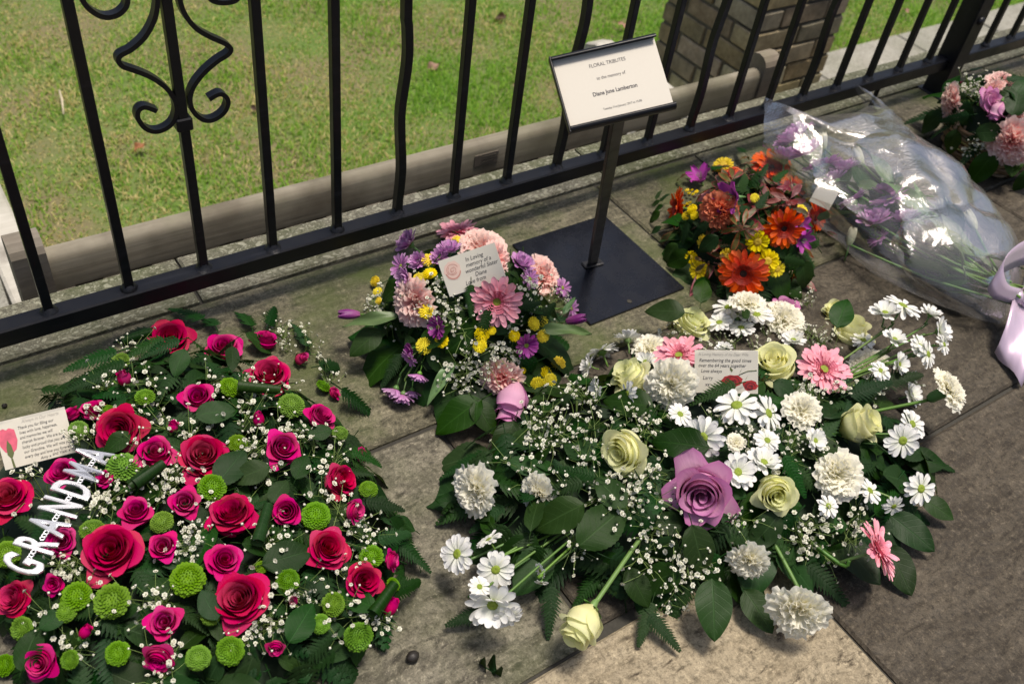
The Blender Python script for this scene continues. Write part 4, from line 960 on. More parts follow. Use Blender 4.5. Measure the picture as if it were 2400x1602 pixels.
for x, y, d, f in ((512, 788, 88, (95, 40)), (610, 770, 68, (80, 60)), (452, 905, 82, None), (742, 948, 76, None), (356, 1030, 94, None), (653, 1023, 92, None), (213, 930, 70, (100, 60)), (160, 942, 50, (120, 70)), (310, 1165, 82, None), (423, 1150, 76, None),
                   (655, 1172, 76, None), (372, 1250, 74, None), (518, 1280, 88, None), (823, 1172, 62, (0, 50)), (835, 1040, 40, (20, 60)), (908, 1285, 52, (0, 70)), (376, 1424, 84, None), (358, 1520, 76, (250, 45)), (632, 1492, 48, (270, 40)), (85, 1522, 86, None),
                   (137, 1078, 78, None), (140, 1240, 74, None), (235, 1093, 46, None), (772, 898, 34, (30, 60)), (120, 1340, 50, None)): A.put('spray_rose', x, y, d, f)
for x, y, d, f in ((692, 822, 46, (30, 50)), (283, 866, 54, (110, 55)), (594, 960, 50, (100, 60)), (396, 977, 42, (80, 65)), (898, 1390, 62, (60, 65)), (195, 1447, 48, (60, 60)), (672, 1378, 38, None)): A.put('rosebud', x, y, d, f, lift=.5)
for x, y, d in ((668, 930, 62), (528, 888, 50), (332, 910, 42), (275, 830, 44), (742, 885, 34), (545, 1017, 46), (285, 1070, 74), (487, 1117, 64), (371, 1197, 56), (724, 1183, 70), (430, 1328, 78), (256, 1378, 76), (176, 1367, 68), (852, 1275, 52), (845, 1122, 46), (822, 1460, 68),
                (765, 1385, 56), (660, 1330, 56), (483, 1412, 46), (528, 1492, 66), (455, 1508, 60), (150, 1402, 54), (270, 1498, 56), (780, 993, 38), (15, 1270, 62), (180, 985, 44), (735, 1430, 46), (212, 1215, 56), (10, 1525, 50), (902, 1340, 34), (245, 942, 34), (160, 1512, 42), (50, 1440, 50), (600, 1300, 30)):
    A.put('green_chrysanthemum', x, y, d, lift=.1)
A.gyp(((635, 742), (660, 792), (572, 872), (500, 945), (420, 1000), (250, 882), (240, 960), (190, 1002), (240, 1142), (350, 932), (335, 872), (480, 868), (640, 872), (555, 942), (690, 990), (712, 1010), (612, 992), (570, 1042), (630, 1082), (400, 1082), (372, 1102), (440, 1072), (742, 1130), (800, 1172),
       (625, 1232), (650, 1245), (430, 1232), (350, 1130), (250, 1132), (150, 1282), (190, 1322), (420, 1252), (448, 1215), (360, 1372), (340, 1400), (352, 1540), (620, 1440), (580, 1430), (690, 1365), (700, 1345), (782, 1290), (850, 1240), (822, 1200), (160, 1492), (842, 1430), (872, 1420), (380, 1500),
       (765, 1402), (80, 1082), (210, 1072), (762, 868), (275, 1100), (592, 1450), (150, 1300), (660, 760), (540, 1020), (320, 1050), (475, 1165), (780, 1060), (100, 1420), (590, 910), (300, 800), (730, 800)), .069)
for x, y, ang, L in ((660, 1280, 20, 120), (690, 1428, 60, 105), (495, 952, 10, 90), (530, 1075, 60, 110), (690, 1075, 70, 70), (412, 838, 255, 70), (75, 1485, 80, 100), (640, 1130, 60, 70), (590, 795, -30, 75), (730, 1000, 200, 60), (270, 1020, 220, 70), (130, 1420, 40, 70), (480, 1390, 120, 80), (575, 1090, 200, 90)):
    A.leaf_at('rose', x, y, ang, L, lift=.012)
for x, y, ang, L in ((215, 830, 190, 130), (330, 800, 200, 110), (430, 725, 120, 110), (560, 725, 80, 110), (690, 770, 80, 100), (820, 930, -20, 130), (880, 1160, 0, 110), (930, 1345, 10, 130), (905, 1230, 20, 110), (620, 730, 60, 100), (240, 850, 190, 110), (370, 800, 200, 100), (840, 1050, -5, 90), (480, 735, 95, 100), (300, 770, 170, 90), (760, 840, 30, 110), (190, 880, 185, 100)): A.leaf_at('fern', x, y, ang, L, lift=.010)
def roll_leaf(ar, x, y, ang, L, r=.009):
    """a glossy leaf rolled into a tube"""
    p = ar.hit(x, y); l = L*K*depth(p)/FPX; v = (CAM-p).normalized(); R_ = (RT-v*RT.dot(v)).normalized(); u = v.cross(R_); u = u if u.dot(UP) > 0 else -u
    d = R_*math.cos(rad(ang))+u*math.sin(rad(ang)); n = ar.nrm(p.x, p.y); d = (d-n*d.dot(n)).normalized(); b = d.cross(n); P = []
    for i in range(7):
        t = i/6; row = []
        for j in range(15):
            a = j/14*2*math.pi*1.2; rr = r*(1-.12*j/14)*(1-.25*t); row.append(p+n*.012+d*l*(t-.5)+n*(rr*math.cos(a))+b*(rr*math.sin(a)))
        P.append(row)
    MB().grid(np.array([[tuple(q) for q in row] for row in P]), np.stack(np.meshgrid(np.linspace(.05, .45, 15), np.linspace(0, 1, 7)), -1)).xf(ar.inv).build('rolled_leaf', M_['salal'], ar.o)
for a in ((603, 1212, 80, 100), (345, 1100, 50, 80), (322, 786, 40, 70), (592, 905, 0, 95), (868, 1375, 45, 90), (325, 1110, 230, 60)): roll_leaf(A, *a)
# silver letters on a linked strip
M_['chrome'] = plain('silvered_plastic', (.90, .90, .92), .26, .65, nz=.04, nscale=300)
M_['ridge_metal'] = plain('ridge_metal', (.85, .86, .88), .25, .9)
a_, b_ = A.hit(52, 1300), A.hit(222, 1040); zl = max(a_.z, b_.z)+.012; a_, b_ = A.hit(57, 1296, zl), A.hit(222, 1046, zl-.002)
ex = (b_-a_).normalized(); nz_ = (Vector((0, 0, 1))*.8+(CAM-a_).normalized()*.5); nz_ = (nz_-ex*nz_.dot(ex)).normalized(); ey = nz_.cross(ex); step_ = (b_-a_).length/6
strip = thing('letter_strip', 'silver plastic letters reading GRANDMA linked in a strip across the red rose tribute', 'letters', (a_+b_)/2)
strip.rotation_euler = Matrix((ex, ey, nz_)).transposed().to_euler()
for i, ch in enumerate('GRANDMA'):
    Mx = Matrix.Translation(((i-3)*step_, 0, 0)) @ Matrix.Rotation(rad((-4, 3, -2, 4, 2, -3, 10)[i]), 4, 'Z') @ Matrix.Rotation(rad((0, 3, -4, 2, 3, -5, 14)[i]), 4, 'X')
    L_ = text('letter', ch, .062, M_['chrome'], strip, Mx, ext=.0012, bev=.0009, bold=.0009, sx=step_/.062*1.02*(.86 if ch == 'M' else 1))
    if i < 6:
        for k in (-1, 0, 1):
            MB().tube([(math.cos(t)*.0026, math.sin(t)*.0026, 0) for t in np.linspace(0, 2*math.pi, 9)], .0009, 5).xf(Matrix.Translation(((i-2.5)*step_+k*.0042, 0, .001))).build('link', M_['chrome'], strip)
    # raised inner ridge line along each letter
    R2 = text('ridge', ch, .062, M_['ridge_metal'], L_, Matrix.Translation((0, 0, .0022)), ext=.0006, bev=.0004, bold=.0002)

# ---------------------------------------------------------------- B: the lilac, pink and yellow posy
B = Arr('posy', 'round posy of pink gerberas, pale pink carnations, lilac daisies, purple tulips and yellow button chrysanthemums', 'floral tribute', (.672, .925), .152, .150, .175, 0, 2.2)
B.core(.80, .045); B.fill(150, ['fern', 'sprig', 'salal', 'small', 'rose'], (.05, .085), .014); B.skirt(26, ['salal', 'fern', 'salal'], (.09, .12), (.02, .05), (.75, .9), [(150, 400)])
B.put('pink_gerbera', 1140, 692, 118, (265, 14), lift=.5); B.put('pink_gerbera', 1050, 532, 98, (95, 68), lift=.2)
for x, y, d, f in ((937, 693, 108, (185, 40)), (1108, 560, 104, (75, 40)), (1150, 592, 84, (20, 50)), (1260, 632, 104, (25, 55)), (1150, 876, 96, (255, 30))): B.put('pink_carnation', x, y, d, f, lift=.4, squash=.8)
B.put('lilac_bud', 1166, 962, 104, (255, 70), lift=.7, squash=1.)
B.put('tulip', 800, 721, 46, (180, 84), lift=.2, z=.075); B.put('tulip', 1322, 732, 44, (12, 80), lift=.2, z=.085)
for x, y, d, f in ((940, 558, 66, (140, 70)), (920, 612, 60, (165, 60)), (935, 640, 58, (190, 60)), (1030, 577, 60, (95, 65)), (960, 600, 46, None), (1195, 608, 62, (60, 55)), (1232, 618, 50, None), (1310, 708, 50, (0, 70)), (1215, 640, 48, None), (940, 820, 44, (220, 70)), (925, 905, 56, (260, 88)), (962, 858, 46, (255, 92)), (908, 892, 56, (250, 92)), (945, 896, 44, (265, 92)), (1010, 590, 44, None), (1290, 660, 44, (10, 50))):
    B.put('lilac_daisy', x, y, d, f, stem=.0015)
for x, y, d, f in ((1005, 750, 60, (190, 50)), (1207, 792, 64, (330, 35)), (940, 800, 34, (200, 60))): B.put('purple_daisy', x, y, d, f)
for x, y, d in ((985, 597, 38), (986, 627, 34), (962, 640, 32), (973, 793, 42), (1013, 781, 34), (978, 713, 38), (1106, 766, 38), (1101, 793, 34), (1225, 742, 34), (1246, 736, 30), (1246, 770, 32), (1252, 858, 38), (1280, 836, 40), (1232, 884, 42), (860, 645, 28), (866, 668, 24), (1050, 552, 30), (1128, 758, 22), (1262, 872, 36), (868, 690, 20), (1200, 850, 16), (1180, 770, 30)): B.put('yellow_chrysanthemum', x, y, d, None, lift=.6)
B.gyp(((1000, 682), (1040, 742), (990, 740), (1070, 822), (1150, 802), (1250, 662), (1060, 882), (1240, 702), (870, 690), (1182, 758), (1000, 652), (1062, 722), (1020, 700), (1095, 860), (1120, 830), (850, 700), (1300, 690), (1190, 640), (1040, 860), (1170, 830), (880, 720)), .072)
for kd, x, y, ang, L, z in (('salal', 1052, 955, 215, 125, .03), ('salal', 838, 790, 220, 90, .05), ('tulip', 850, 738, 185, 130, .085), ('tulip', 1300, 762, 5, 120, .09), ('salal', 1110, 960, 300, 90, .03), ('tulip', 1010, 880, 240, 120, .05), ('fern', 1110, 740, 250, 100, None), ('fern', 1245, 720, 30, 100, None), ('salal', 905, 670, 200, 80, None), ('tulip', 1305, 705, 60, 60, .1), ('fern', 900, 850, 240, 90, .03), ('sprig', 1210, 700, 10, 60, None), ('salal', 1160, 1020, 250, 110, .02), ('fern', 1080, 690, 270, 80, None)): B.leaf_at(kd, x, y, ang, L, z, lift=.014)

# ---------------------------------------------------------------- C: the long white spray
C = Arr('white_spray', 'long spray of white daisies, white carnations, cream roses and one large lilac rose', 'floral tribute', (.84, .515), .40, .215, .135, rad(-16), 2.2)
C.core(.82, .045); C.fill(260, ['salal', 'fern', 'sprig', 'fern', 'rose', 'small', 'sprig'], (.045, .085), .016); C.skirt(64, ['salal', 'fern', 'fern', 'rose', 'fern'], (.075, .11), (.012, .05), (.76, .92))
C.put('lilac_rose', 1610, 1143, 172, (270, 20), lift=.4, roll=40); C.put('lilac_rose', 1808, 700, 92, (60, 60), lift=.2)
for x, y, d, f, v, st in ((1432, 848, 92, (130, 62), 0, False), (1597, 728, 82, (60, 55), 1, False), (1772, 818, 104, (95, 40), 1, False), (1962, 742, 92, (65, 62), 2, False), (1415, 1040, 104, (200, 40), 1, False), (2000, 962, 96, (25, 66), 2, .003), (1785, 1140, 94, (300, 25), 0, False), (1318, 1462, 104, (238, 68), 2, .0032), (1912, 702, 62, (110, 60), 0, False)):
    C.put('cream_rose', x, y, d, f, var=v, stem=st, z=.05 if y > 1400 else None)
for x, y, d, f, st in ((1530, 885, 108, (200, 20), 0), (1800, 717, 88, (70, 45), 0), (1985, 822, 92, (110, 55), 0), (2192, 885, 92, (28, 72), .0028), (1848, 938, 80, (30, 30), 0), (1930, 1090, 104, (350, 25), 0), (1075, 1128, 108, (195, 45), .0028), (1225, 1143, 88, (215, 45), .0028), (1715, 1297, 86, (265, 42), .0028), (1832, 1417, 122, (265, 40), .0028), (1492, 785, 78, (90, 50), 0), (1715, 682, 72, (85, 60), 0), (1690, 1010, 40, None, 0)):
    C.put('white_carnation', x, y, d, f, stem=st, squash=.85, z={2192: .10, 1075: .055, 1225: .065, 1715: .06, 1832: .05}.get(x))
C.put('pink_gerbera', 1557, 815, 112, (95, 40), lift=.4); C.put('pink_gerbera', 1890, 847, 124, (45, 38), lift=.4); C.put('pink_gerbera', 2014, 1260, 138, (20, 72), z=.085, lift=.2, stem=.0028)
for x, y, d, f in ((1672, 705, 72, (100, 60)), (1735, 722, 74, (80, 60)), (1690, 722, 70, None), (1380, 805, 70, (110, 100)), (1440, 778, 60, (95, 105)), (1350, 838, 48, (160, 70)), (1690, 930, 92, (95, 45)), (1762, 948, 82, (20, 62)), (1612, 1003, 90, (200, 20)), (1692, 1082, 84, None), (1752, 1060, 78, (60, 50)), (2070, 702, 80, (60, 75)), (2030, 718, 66, (80, 60)), (2156, 760, 66, (15, 76)), (2110, 795, 56, (20, 60)), (2052, 778, 56, (60, 60)), (2128, 812, 60, (10, 70)), (2092, 972, 66, (20, 50)), (2070, 1010, 78, (330, 30)), (2112, 1120, 70, (350, 40)), (2050, 1160, 46, (300, 50)), (1995, 1125, 60, (30, 60)),
                   (1050, 1270, 84, (170, 40)), (1122, 1238, 60, (120, 75)), (1137, 1305, 80, (270, 20)), (1130, 1385, 112, (265, 38)), (1165, 1412, 66, (285, 55)), (1240, 1308, 34, (200, 60)), (1242, 1335, 30, (260, 80)), (1440, 903, 54, (180, 60)), (1700, 752, 60, (90, 60)), (2062, 835, 54, (0, 60)), (2090, 905, 56, (20, 60)), (1370, 890, 44, (190, 60)), (2135, 720, 50, (60, 70)), (2165, 790, 44, (10, 70)), (1660, 800, 40, (100, 60)), (1100, 1345, 50, None), (1700, 690, 60, (90, 40)), (1480, 830, 50, (120, 50)), (1560, 950, 56, None), (1870, 1010, 54, (20, 40)), (1820, 780, 54, (80, 50)), (1650, 740, 56, (100, 50)), (1900, 1160, 50, None), (1760, 1010, 56, None), (1980, 780, 50, (60, 50)), (2020, 850, 48, (40, 50))):
    C.put('daisy', x, y, d, f, stem=.0017 if (x > 2000 or x < 1300) else False, z=(.10 if x > 2010 and y < 900 else .055 if x < 1300 else None))
C.gyp(((1350, 932), (1300, 972), (1270, 1002), (1450, 960), (1480, 1002), (1382, 990), (1590, 990), (1502, 1080), (1460, 1130), (1440, 1162), (1550, 760), (1762, 760), (1850, 758), (1880, 782), (1662, 780), (1872, 900), (1830, 902), (1500, 1102), (1540, 1342), (1562, 1392), (1512, 1390), (1560, 1250), (1842, 1222), (1880, 1242), (1832, 1262), (1950, 1230), (1900, 1050), (1880, 1012), (1772, 1002), (1822, 1040), (2000, 890), (2092, 870), (1980, 1190), (1700, 1182), (1420, 1082), (1732, 992), (1500, 1222), (1250, 1020), (1330, 1010), (1910, 780), (1840, 690), (1750, 800), (1620, 800), (1930, 880), (1480, 950), (1640, 960), (1230, 940), (1330, 880), (1560, 1300), (1860, 1180), (1780, 1050), (1230, 985), (1300, 1100), (1385, 1145), (1205, 1085), (1335, 1255), (1350, 1060), (1600, 1290), (1470, 1290)), .074)
for kd, x, y, ang, L, z in (('rose', 1382, 1205, 40, 150, None), ('salal', 1282, 1185, 205, 130, None), ('rose', 1462, 1350, 300, 95, .04), ('salal', 1635, 1400, 268, 140, .05), ('salal', 1738, 1405, 300, 110, .02), ('salal', 1040, 1155, 170, 85, .02), ('salal', 1150, 1095, 200, 120, .04), ('salal', 1185, 1035, 200, 130, .04), ('fern', 1290, 1120, 190, 110, None), ('fern', 1120, 1190, 215, 100, .03), ('salal', 2090, 1225, 320, 120, .02), ('salal', 2120, 1060, 0, 100, .04), ('salal', 2060, 1310, 290, 120, .015), ('fern', 1320, 1085, 160, 110, None), ('salal', 2150, 1170, 330, 80, .02),
                            ('fern', 1080, 1415, 200, 120, .015), ('fern', 1262, 1400, 265, 120, .02), ('fern', 1480, 1430, 250, 110, .015), ('fern', 1900, 1340, 320, 140, .02), ('fern', 1520, 1450, 310, 110, .015), ('fern', 1990, 895, 30, 130, None), ('fern', 2060, 870, 25, 130, .09), ('fern', 1640, 900, 200, 110, None), ('fern', 1350, 1350, 230, 110, .015), ('fern', 1820, 1090, 300, 110, None), ('salal', 1440, 925, 160, 120, None), ('salal', 1600, 1260, 285, 120, None), ('salal', 1525, 715, 170, 90, .06), ('salal', 1930, 720, 70, 90, .12), ('rose', 1400, 1130, 130, 100, None), ('salal', 1230, 1270, 240, 110, .03), ('salal', 1560, 1020, 170, 130, None), ('fern', 1690, 1320, 280, 110, .02), ('salal', 1610, 670, 80, 70, .05)): C.leaf_at(kd, x, y, ang, L, z, lift=.012)

# ---------------------------------------------------------------- D: the orange posy
D = Arr('posy', 'round posy of orange gerberas, coral carnation, purple alstroemeria and red tinged leaves', 'floral tribute', (1.285, .885), .138, .130, .165, 0, 2.2)
D.core(.8, .045); D.fill(170, ['fern', 'sprig', 'fern', 'red', 'red', 'small', 'dred'], (.045, .08), .010); D.skirt(24, ['salal', 'fern', 'salal', 'red'], (.07, .10), (.02, .05), (.75, .9))
Z4 = lambda x, y: ((1500+x/4.356)/K, (340+y/4.356)/K)     # read off an enlarged view
for x, y, d, f in ((1345, 225, 78, (65, 40)), (1055, 1310, 92, (265, 22)), (1470, 850, 80, (300, 30)), (370, 690, 72, (175, 72)), (1560, 430, 56, (40, 50)), (1780, 770, 70, (345, 68))): D.put('orange_gerbera', *Z4(x, y), d, f, lift=.5)
D.put('coral_carnation', *Z4(775, 690), 86, (200, 25), lift=.5); D.put('coral_carnation', *Z4(940, 240), 44, (90, 70), squash=.8)
for x, y, d, f in ((610, 320, 52, (110, 50)), (930, 530, 66, (180, 40)), (1660, 970, 46, (330, 50)), (1640, 820, 40, None)): D.put('alstroemeria', *Z4(x, y), d, f, lift=.8)
for x, y, d, f in ((850, 200, 42, (100, 45)), (1300, 1185, 50, (330, 20)), (1200, 985, 48, (280, 20)), (520, 1145, 28, None), (600, 1280, 42, None), (640, 1000, 36, (190, 60)), (1400, 1265, 36, None), (890, 1130, 32, None), (1710, 1290, 42, (10, 70)), (1560, 330, 26, None), (1660, 655, 26, None), (470, 610, 28, None), (1740, 570, 22, None)): D.put('yellow_daisy', *Z4(x, y), d, f, lift=.5)
for x, y, d in ((530, 655, 26), (470, 720, 24), (555, 720, 22), (1170, 540, 22), (785, 490, 12), (478, 460, 12), (525, 460, 11), (575, 475, 11), (540, 500, 10), (500, 490, 10), (1500, 260, 24)): D.put('yellow_chrysanthemum', *Z4(x, y), d, None, lift=.8)
def whorl(ar, x, y, n, L, kd='red', a0=0, arc=360, tl=55):
    for k in range(n): ar.leaf_at(kd, x+L*.4*math.cos(rad(a0+arc*k/n)), y-L*.4*math.sin(rad(a0+arc*k/n)), a0+arc*k/n+rnd.uniform(-12, 12), L*rnd.uniform(.85, 1.15), tilt=(a0+arc*k/n, tl*rnd.uniform(.3, .8)), lift=.022)
whorl(D, *Z4(1030, 850), 6, 46, 'red', 10); whorl(D, *Z4(930, 430), 5, 52, 'red', 60, 140); whorl(D, *Z4(1490, 570), 8, 48, 'dred', 0); whorl(D, *Z4(720, 1180), 7, 36, 'red', 170, 300)
for x, y, ang, L, kd in ((460, 380, 140, 46, 'red'), (300, 970, 200, 62, 'red'), (1900, 945, 5, 60, 'red'), (1070, 190, 80, 50, 'red'), (1150, 260, 60, 48, 'red'), (700, 1310, 260, 40, 'red'), (400, 720, 140, 40, 'red'), (1440, 480, 10, 42, 'dred'), (1600, 690, 355, 56, 'red'), (1340, 600, 190, 42, 'dred'), (850, 290, 130, 56, 'red'), (780, 290, 120, 56, 'red'),
                         (1790, 400, 25, 80, 'fern'), (1830, 430, 18, 88, 'fern'), (1010, 860, 190, 56, 'red'), (1150, 900, 335, 56, 'red'), (980, 1000, 250, 56, 'red'), (1120, 720, 50, 54, 'red'), (980, 700, 110, 54, 'red'), (1250, 320, 70, 50, 'fern'), (1500, 620, 20, 50, 'dred'), (1400, 560, 150, 50, 'dred'), (880, 380, 130, 52, 'red'), (1560, 480, 40, 48, 'dred'), (1030, 120, 95, 60, 'fern'), (640, 870, 215, 60, 'fern'), (730, 310, 160, 60, 'fern'), (1240, 590, 60, 60, 'fern'), (500, 900, 250, 55, 'fern'), (1400, 370, 50, 60, 'fern'), (720, 1010, 215, 60, 'salal'), (430, 1170, 200, 70, 'salal'), (350, 1120, 215, 60, 'salal'), (640, 1450, 250, 62, 'salal'), (1640, 1320, 300, 80, 'salal'), (1560, 1180, 340, 80, 'fern'), (240, 560, 100, 32, 'small'), (300, 590, 60, 30, 'small'), (215, 640, 170, 32, 'small'), (240, 690, 190, 32, 'small'), (200, 760, 200, 40, 'salal'), (220, 890, 190, 36, 'small')):
    D.leaf_at(kd, *Z4(x, y), ang, L, lift=.02)

# ---------------------------------------------------------------- E: the basket at the right edge
E_ = Arr('flower_basket', 'wicker basket of pink carnations, lilac rose and dark leaves beside the railing post', 'flower basket', (2.125, .905), .135, .135, .12, 0, 2.2, .075)
M_['wicker'] = plain('wicker', (.26, .17, .09), .6, nz=.4, nscale=60, bump=.4, jit=(.01, .15, .25))
for k in range(9):
    z = .006+.0105*k; r = .092+.028*(k/8)**.8; m = MB().tube([((r+.0035*math.sin(a*11+math.pi*(k % 2)))*math.cos(a), (r+.0035*math.sin(a*11+math.pi*(k % 2)))*math.sin(a), z+.001*math.sin(a*5+k)) for a in np.linspace(0, 2*math.pi, 89)], .0048, 5, cap=False)
    m.build('wicker_strand', M_['wicker'], E_.o)
for k in range(22):
    a = 2*math.pi*(k+.5)/22; MB().tube([((.092+.028*t)*math.cos(a), (.092+.028*t)*math.sin(a), .1*t) for t in (0, .4, .7, 1.0)], .003, 5).build('wicker_stake', M_['wicker'], E_.o)
MB().lathe([(0, .003), (.09, .003), (.09, .012), (0, .012)], 20).build('basket_base', M_['wicker'], E_.o)
for k in range(3):
    P = []
    for t in np.linspace(0, 1, 34):
        a = math.pi*t; tw = 18*t+k*2.09; P.append((.045+.064*math.cos(a)+.006*math.cos(tw), -.040+.076*math.cos(a)+.006*math.sin(tw), .09+.19*math.sin(a)))
    MB().tube(P, .0045, 6).build('handle_strand', M_['wicker'], E_.o)
E_.core(.8, .02); E_.fill(60, ['salal', 'fern', 'sprig', 'small'], (.05, .085), .012); E_.skirt(11, ['salal', 'fern'], (.08, .11), (.07, .12), (.8, .98))
Z5 = lambda x, y: ((2120+x/4.126)/K, (120+y/4.126)/K)
for x, y, d, f in ((1010, 905, 100, (250, 20)), (960, 255, 64, (70, 60)), (840, 320, 50, (120, 60)), (385, 540, 92, (185, 72)), (1100, 650, 40, None)): E_.put('pink_carnation', *Z5(x, y), d, f, lift=.4, squash=.85)
E_.put('lilac_rose', *Z5(880, 460), 66, (20, 60), lift=.5); E_.put('lilac_bud', *Z5(860, 640), 44, (250, 80), lift=.4); E_.put('spray_rose', *Z5(510, 320), 44, (110, 70), lift=.3)
E_.gyp([Z5(x, y) for x, y in ((640, 320), (620, 420), (720, 370), (720, 920), (760, 850), (690, 1000), (640, 260), (560, 380))], .075)
for kd, x, y, ang, L in (('salal', 1080, 480, 80, 90), ('salal', 1110, 380, 60, 60), ('salal', 490, 350, 90, 60), ('fern', 520, 560, 200, 80), ('fern', 500, 650, 190, 80), ('salal', 480, 880, 250, 60), ('salal', 740, 1120, 240, 90), ('salal', 740, 220, 80, 46), ('fern', 1080, 300, 20, 60), ('fern', 480, 470, 180, 80), ('salal', 1120, 1240, 250, 60), ('salal', 300, 700, 215, 70), ('salal', 860, 780, 0, 70)): E_.leaf_at(kd, *Z5(x, y), ang, L, lift=.02)

# ---------------------------------------------------------------- F: bouquet in cellophane
T0 = at_z(2385, 695, .075); H0 = Vector((1.635, .975, .06)); axf = (T0-H0); LF = axf.length; axf.normalize(); sdv = axf.cross(Vector((0, 0, 1))).normalized()
bq = thing('wrapped_bouquet', 'bouquet of white tulips and lilac chrysanthemums in clear cellophane lying on the paving', 'bouquet', (H0.x, H0.y, 0)); BQ = Matrix.Translation((-H0.x, -H0.y, 0))
rb = random.Random(21)
def bq_put(kind, px, py, d, z, f=None):
    p = CAM+ray(px, py)*((z-CZ)/ray(px, py).z); r = d/2*depth(p)/FPX; sp = LIB[kind][rb.randrange(len(LIB[kind]))]
    dirv = f if f is not None else (-axf*.8+Vector((rb.gauss(0, .3), rb.gauss(0, .3), .8))).normalized()
    o = link(sp.name, sp.core, bq, BQ @ trs(p, frame(dirv, rb.uniform(0, 6)), r))
    for n_, me, m in sp.subs: link(n_, me, o, m)
    a = p-dirv*r*1.0; e = T0+Vector((rb.gauss(0, .012), rb.gauss(0, .012), rb.uniform(-.01, .015))); md = a.lerp(e, .5)+Vector((0, 0, -.01)); md.z = max(md.z, .015); e.z = max(e.z, .012)
    MB().tube(catmull([a, md, e], 5), .0024, 6).xf(BQ).build('stem', M_['green_stem'], bq)
for x, y, d, z in ((1860, 330, 96, .07), (1895, 360, 90, .08), (1838, 375, 84, .05), (1935, 385, 84, .09), (1980, 400, 80, .09), (2085, 470, 100, .09), (2050, 520, 90, .07), (2120, 520, 84, .08), (2000, 470, 76, .08), (1868, 315, 70, .05), (1842, 340, 60, .05), (1835, 365, 60, .04), (1905, 392, 60, .05), (2075, 455, 70, .08), (2110, 475, 60, .07), (2045, 515, 74, .06), (2015, 500, 56, .06), (2110, 540, 80, .05), (2060, 560, 60, .04), (2162, 615, 56, .03), (2140, 590, 46, .03), (1960, 420, 60, .08), (1890, 300, 44, .06)): bq_put('lilac_daisy', x, y, d, z)
for x, y, d, z in ((2012, 365, 40, .09), (2213, 492, 52, .09), (2275, 515, 46, .08), (1995, 553, 40, .05), (1930, 330, 36, .07)): bq_put('white_tulip', x, y, d, z)
for k in range(44):
    t = rb.uniform(.08, .8); p = H0.lerp(T0, t)+sdv*rb.uniform(-.10, .10)*(1-t*.7)+Vector((0, 0, rb.uniform(-.02, .03))); p.z = max(.015, p.z)
    d = (-axf+sdv*rb.gauss(0, .3)+Vector((0, 0, rb.uniform(-.1, .25)))).normalized(); link('tulip_leaf' if k % 2 else 'salal_leaf', LEAF['tulip' if k % 2 else 'salal'][0], bq, BQ @ trs(p-d*.06, frame(Vector((rb.gauss(0, .4), rb.gauss(0, .4), 1)), 0, d), rb.uniform(.10, .17) if k % 2 else rb.uniform(.07, .1)))
g = NT('cellophane'); lw = g.n('LayerWeight', i_Blend=.30); gl = g.n('BsdfGlossy', i_Color=(1, 1, 1, 1), i_Roughness=.07); tp = g.n('BsdfTransparent', i_Color=(.95, .95, .95, 1)); df = g.n('BsdfDiffuse', i_Color=(.8, .8, .82, 1))
cr_ = g.noise(g.coord('Object'), 26, 4, .6, 2.0); bmp = g.n('Bump', i_Strength=.45, i_Distance=.004); g.l(cr_, bmp.inputs['Height']); g.l(bmp.outputs[0], gl.inputs['Normal']); g.l(bmp.outputs[0], lw.inputs['Normal'])
m1 = g.n('MixShader', i_0=.075); g.l(tp.outputs[0], m1.inputs[1]); g.l(df.outputs[0], m1.inputs[2]); m2 = g.n('MixShader'); g.l(g.math('MULTIPLY_ADD', lw.outputs['Fresnel'], .42, .035, clamp=True), m2.inputs[0]); g.l(m1.outputs[0], m2.inputs[1]); g.l(gl.outputs[0], m2.inputs[2]); g.l(m2.outputs[0], g.out.inputs[0])
M_['film'] = g.mat
